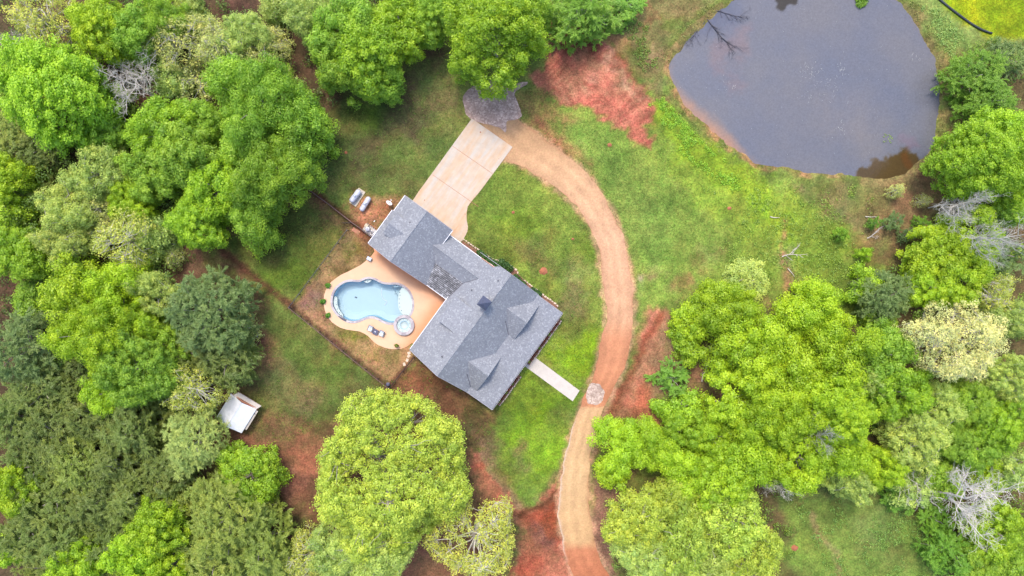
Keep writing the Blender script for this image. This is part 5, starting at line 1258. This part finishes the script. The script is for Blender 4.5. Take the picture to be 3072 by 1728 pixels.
def scr(x, y, rs): return (sdist(x, y, SCR) < 0) & (fbm(x, y, 2.2, 19, 5) + (sdist(x, y, SCR) > -2) * -.1 > .50) & (rs.rand(len(x)) < .8)
stuff_leaves('scrub_weeds', scr, 14000, .34, 9, .10, .6, (.0, .14), (150, 180, 76), 'low weeds in the scrub below the pond', 13, (5, 60, -5, 35))
BRN = DP([(2180,470),(2330,430),(2370,500),(2340,600),(2260,650),(2180,600)])
stuff_leaves('scrub_weeds', lambda x, y, rs: (sdist(x, y, BRN) < 0) & (fbm(x, y, 2.0, 25, 4) > .48), 9000, .30, 8, .10, .4, (.0, .14), (150, 134, 92), 'dry brownish scrub below the lower right pond corner', 54, (30, 60, -5, 30))
BANK = DP([(1640,265),(1665,255),(1720,320),(1800,400),(1900,440),(2000,462),(2060,478),(1990,500),(1880,490),(1780,430),(1700,360)])
def bank(x, y, rs): return (sdist(x, y, BANK) < .6) & (fbm(x, y, 2.5, 23, 4) > .47)
stuff_leaves('bank_weeds', bank, 12000, .34, 11, .10, .6, (.0, .2), (158, 204, 66), 'bright weeds along the lower left pond bank', 14, (5, 40, 12, 42))
TOPB = DP([(1560,60),(1620,-20),(1790,-60),(1840,-10),(1735,50),(1690,110),(1660,230),(1600,160)])
stuff_leaves('bank_weeds', lambda x, y, rs: (sdist(x, y, TOPB) < 0) & (fbm(x, y, 2.5, 27, 4) > .50), 6000, .32, 9, .10, .6, (.0, .15), (130, 158, 72), 'olive weeds on the upper left pond bank', 15, (-2, 25, 35, 56))
RB = DP([(2310,10),(2360,20),(2440,110),(2440,200),(2400,200),(2380,130),(2340,60)])
stuff_leaves('bank_weeds', lambda x, y, rs: (sdist(x, y, RB) < 0) & (fbm(x, y, 2.5, 29, 4) > .42), 8000, .34, 10, .10, .6, (.0, .2), (156, 190, 100), 'soft green weeds on the right pond bank', 16, (45, 80, 30, 56))
def shore(x, y, rs):
    d = sdist(x + (fbm(x, y, 1.5, 61) - .5) * 2, y, POND); return (d > -.35) & (d < 1.5) & (fbm(x, y, 1.6, 63, 4) > .46)
stuff_leaves('shore_grass', shore, 26000, .30, 9, .11, .35, (-.38, .05), (150, 152, 84), 'tan and olive grass along the pond waterline', 53, (8, 74, 22, 60))
MEAD = DP([(1990,1260),(2100,1225),(2250,1240),(2330,1330),(2390,1449),(2390,1500),(2100,1500),(2040,1350)])
stuff_leaves('meadow_weeds', lambda x, y, rs: (sdist(x, y, MEAD) < 0) & (fbm(x, y, 3.5, 35, 4) > .50), 9000, .34, 8, .10, .6, (.0, .14), (138, 178, 84), 'weeds scattered over the bottom right meadow', 17, (28, 75, -56, -20))
# grass growing as short tufts gives the lawns their grain
def lawn_mask(x, y, rs):
    k = np.ones(len(x), bool)
    for pl, o in ((WOODS_L, .5), (WOODS_R, .5), (RED1, .3), (REDROAD, .2), (REDBOT, .3), (POND, 1.2), (DECK, .2), (DRV, .1)): k &= sdist(x, y, pl) > o
    rp = [D(*p) for p in ROAD_IN] + [D(*p) for p in ROAD_OUT][::-1]; k &= sdist(x, y, rp) > .5
    k &= sdist(x, y, GRAV) > .2; k &= sdist(x, y, [P(1594, 1063.5), P(1738.6, 1171.6), P(1718, 1203.5), P(1560, 1088)]) > .1
    hl = sdist(x, y, [HW(-21, -2), HW(-21, 8), HW(11.3, 8), HW(12.2, -11.8), HW(-5.5, -11.8), HW(-5.5, -2)]); k &= hl > .1
    k &= fbm(x, y, 3.0, 37, 4) > .40
    return k
LB = DP([(640,100),(1300,100),(1900,280),(2150,560),(2100,830),(1640,780),(1500,1280),(1200,1250),(1000,980),(640,1150)])
for lbl, cg, sd_, box in (('short mown grass of the lawns around the house', (112, 150, 52), 41, (-48, 62, -30, 42)),):
    stuff_leaves('grass_tufts', lambda x, y, rs: lawn_mask(x, y, rs) & (sdist(x, y, LB) < 0) & (x > P(735*DS,0)[0] - 12), 17000, .22, 7, .085, .3, (.0, .03), cg, lbl, sd_, box)

# shrubs: beds, pool deck
def shrub(name, x, y, r, c, label, group, z=.05, pot=False, nl=60, cat='shrub'):
    rs = np.random.RandomState(int(abs(x * 91 + y * 37)) % 9999)
    t = thing(name, label, cat, (x, y, z), 0, group)
    n = max(5, int(26 * r * r + 5)); d = sph(n, rs); d[:, 2] = np.abs(d[:, 2]); q = d * np.array([r * .62, r * .62, r * .7]) + np.array([0, 0, .25 + (.3 if pot else 0)])
    V, Qd, tt = build_puffs(q, r * .5 if r < .6 else .34, nl, .10, .6, rs, 'round')
    o = link('foliage', crown_mesh('foliage', V, Qd, tt), t); o.color = col(*c, FOL)
    if pot: MB().lathe([(.001, 0), (.2, 0), (.27, .38), (.22, .38), (.001, .34)], n=16).build('pot', M['pot'], t)
    else:
        for a in (0, 2.1, 4.2): MB().tube([(0, 0, -.1), (r * .3 * math.cos(a), r * .3 * math.sin(a), .35 + r * .3)], [.03, .015], 5).build('stem', M['bark'], t)
    return t
for (px, py), lb in zip([(986.5, 857), (970, 904), (986, 946)], ['small green shrub at the left rim of the pool deck, uppermost of three', 'small green shrub at the left rim of the pool deck, middle of three', 'small green shrub at the left rim of the pool deck, lowest of three']):
    shrub('shrub', *P(px, py), .42, (96, 150, 50), lb, 'small shrubs at the left rim of the deck')
shrub('potted_plant', *P(1192, 1036), .32, (120, 130, 50), 'small round potted plant on the lower end of the pool deck', '', .08, True, cat='potted plant')
BS = [(1440, 762, .62), (1452, 772, .65), (1464, 781, .68), (1477, 790, .7), (1490, 795, .72), (1506, 789, .8), (1517, 797, .75), (1528, 805, .6), (1548, 836, .72), (1557, 847, .8), (1567, 855, .75), (1597, 872, .55), (1606, 879, .6), (1617, 885, .5)]
NUM = ['first', 'second', 'third', 'fourth', 'fifth', 'sixth', 'seventh', 'eighth', 'ninth', 'tenth', 'eleventh', 'twelfth', 'thirteenth', 'fourteenth']
for k, (px, py, r) in enumerate(BS):
    shrub('shrub', *P(px, py), r, (70, 108, 50), 'dark green shrub in the side bed, %s counted from the driveway end' % NUM[k], 'dark shrubs in the bed along the house')
for k in range(9):
    y = -10.4 + k * .62; p = HW(11.55, y)
    shrub('shrub', p[0], p[1], .26, (140, 70, 50) if k % 3 else (120, 140, 50), 'tiny reddish plant below the south porch edge, %s from the far corner' % NUM[k] if k % 3 else 'tiny green plant below the south porch edge, %s from the far corner' % NUM[k], 'tiny plants along the porch', nl=30)
for k in range(12):
    y = -2.1 + k * .7; p = HW(11.6, y)
    shrub('shrub', p[0], p[1], .27, (140, 70, 50) if k % 4 else (130, 150, 50), ('tiny green plant' if k % 4 == 0 else 'tiny reddish plant') + ' below the north porch edge, %s counted from the front walk' % NUM[k], 'tiny plants along the porch', nl=30)

# fallen branches on land; in the pond dark branches stand for a tree reflection
def deadfall_or_reflection(x, y, z, L, ang, label, mat, seed, n=9, r=.09, name='fallen_or_mirrored_branch', group=None):
    rs = random.Random(seed); mb = MB(); d = Vector((math.cos(ang), math.sin(ang), 0)); p = Vector((0, 0, .1)); pts = [p]
    for k in range(5): d = (d + Vector((rs.uniform(-.25, .25), rs.uniform(-.25, .25), 0))).normalized(); p = p + d * L / 5; pts.append(p)
    mb.tube(pts, [r * (1 - .14 * k) for k in range(6)], 6)
    for k in range(n):
        b = pts[rs.randint(1, 5)]; e = Vector((math.cos(ang + rs.uniform(-1.1, 1.1)), math.sin(ang + rs.uniform(-1.1, 1.1)), 0)); l = L * rs.uniform(.2, .5)
        q = b + e * l * .5 + Vector((rs.uniform(-.2, .2), rs.uniform(-.2, .2), .05)) * l; f = q + e * l * .5
        mb.tube([b, q, f], [r * .45, r * .3, r * .15], 4, False)
        for _ in range(3):
            e2 = Vector((e.x + rs.uniform(-.8, .8), e.y + rs.uniform(-.8, .8), 0)); mb.tube([q.lerp(f, rs.random()), q + e2 * l * .5], [r * .22, r * .1], 3, False)
    o = mb.build(name, mat); o.location = (x, y, z); tag(o, label, 'branch', group); return o
p = P(2048 + 190 / 2.5156, 140 / 2.5156); deadfall_or_reflection(*p, -.42, 6.2, math.radians(-50), 'dark bare branches drawn as a tree reflection in the upper left of the pond', M['branch_reflection'], 1, 16, .09)  # added branch shapes in place of a bare tree's mirror image
p = P(2048 + 250 / 2.5156, 75 / 2.5156); deadfall_or_reflection(*p, -.42, 4.2, math.radians(-20), 'smaller dark branch reflection drawn at the top left pond edge', M['branch_reflection'], 2, 12, .07)
p = P(2048 + 170 / 2.5156, 160 / 2.5156); deadfall_or_reflection(*p, -.42, 4.6, math.radians(-120), 'dark branch reflection drawn down the left side of the pond', M['branch_reflection'], 3, 12, .06)
for k, (px, py, L, an, lb) in enumerate([(2310, 650, 1.6, -30, 'short pale log lying on the grass below the pond'), (2595, 650, 2.0, -10, 'pale fallen stick in the brown scrub, upper one'), (2600, 715, 3.6, 40, 'pale bare fallen branch in the brown scrub'), (2345, 770, 3.0, 15, 'pale tangle of fallen branches on the grassy gully'), (2362, 805, 1.8, -60, 'small pale branch below the branch tangle in the gully'), (2105, 1145, 3.2, 80, 'pale bare fallen branch on the reddish bank by the lime trees'), (1995, 1265, 1.6, -70, 'short pale stick on bare soil right of the road'), (345, 0, .0, 0, '')][:7]):
    deadfall_or_reflection(*P(px, py), .05, L, math.radians(an), lb, M['deadwood'], 20 + k, 0 if L < 2.1 else 8, .10)
p = P(2048 + 2300 / 2.5156, 576 + 0); 
# fallen trunk reaching from the leafless tree by the pond
tag(MB().tube([(*P(2795, 680, .8), .8), (*P(2850, 655, 3), 3), (*P(2900, 640, 6), 6)], [.22, .18, .13], 8).build('leaning_trunk', M['deadwood']), 'pale leaning dead trunk below the leafless tree under the pond', 'trunk')
# floating twigs and leaf patches on the pond
rsP = np.random.RandomState(77); mb = MB()
cl = [(2440, 215, 30, 40), (2530, 205, 18, 18), (2500, 265, 40, 26), (2420, 293, 14, 8), (2525, 385, 22, 16), (2755, 170, 20, 9), (2200, 262, 30, 12)]
for cx, cy, sx_, n in cl:
    for _ in range(n):
        x, y = P(cx + rsP.normal(0, sx_ * .6), cy + rsP.normal(0, sx_ * .5)); a = rsP.rand() * 3.14; l = rsP.uniform(.1, .4)
        mb.tube([(x, y, -.41), (x + l * math.cos(a), y + l * math.sin(a), -.40)], .016, 3, False)
for k in range(170):
    x, y = P(rsP.uniform(2010, 2830), rsP.uniform(0, 520))
    if sdist(np.array([x]), np.array([y]), POND)[0] < -1.5:
        a = rsP.rand() * 3.14; l = rsP.uniform(.05, .16); mb.tube([(x, y, -.41), (x + l * math.cos(a), y + l * math.sin(a), -.405)], .014, 3, False)
tag(mb.build('floating_debris', M['pondscum']), 'pale twigs and scum floating on the pond', 'debris', kind='stuff')
stuff_leaves('pond_weed', lambda x, y, rs: (sdist(x, y, T(2048, 0, 2.5156, [(1530,1020),(1580,1020),(1590,1080),(1545,1085)])) < .3), 900, .16, 8, .09, .7, (-.42, -.38), (150, 180, 90), 'small green floating weed patch at the lower right of the pond', 51, (50, 66, 14, 28))
p = T(2048, 0, 2.5156, [(1320,-30),(1390,-20),(1385,20),(1345,45),(1330,30)])
stuff_leaves('pond_weed', lambda x, y, rs: sdist(x, y, p) < .2, 9000, .25, 10, .11, .6, (-.42, -.1), (120, 160, 50), 'green leafy tuft at the top edge of the pond', 52, (50, 66, 44, 52))
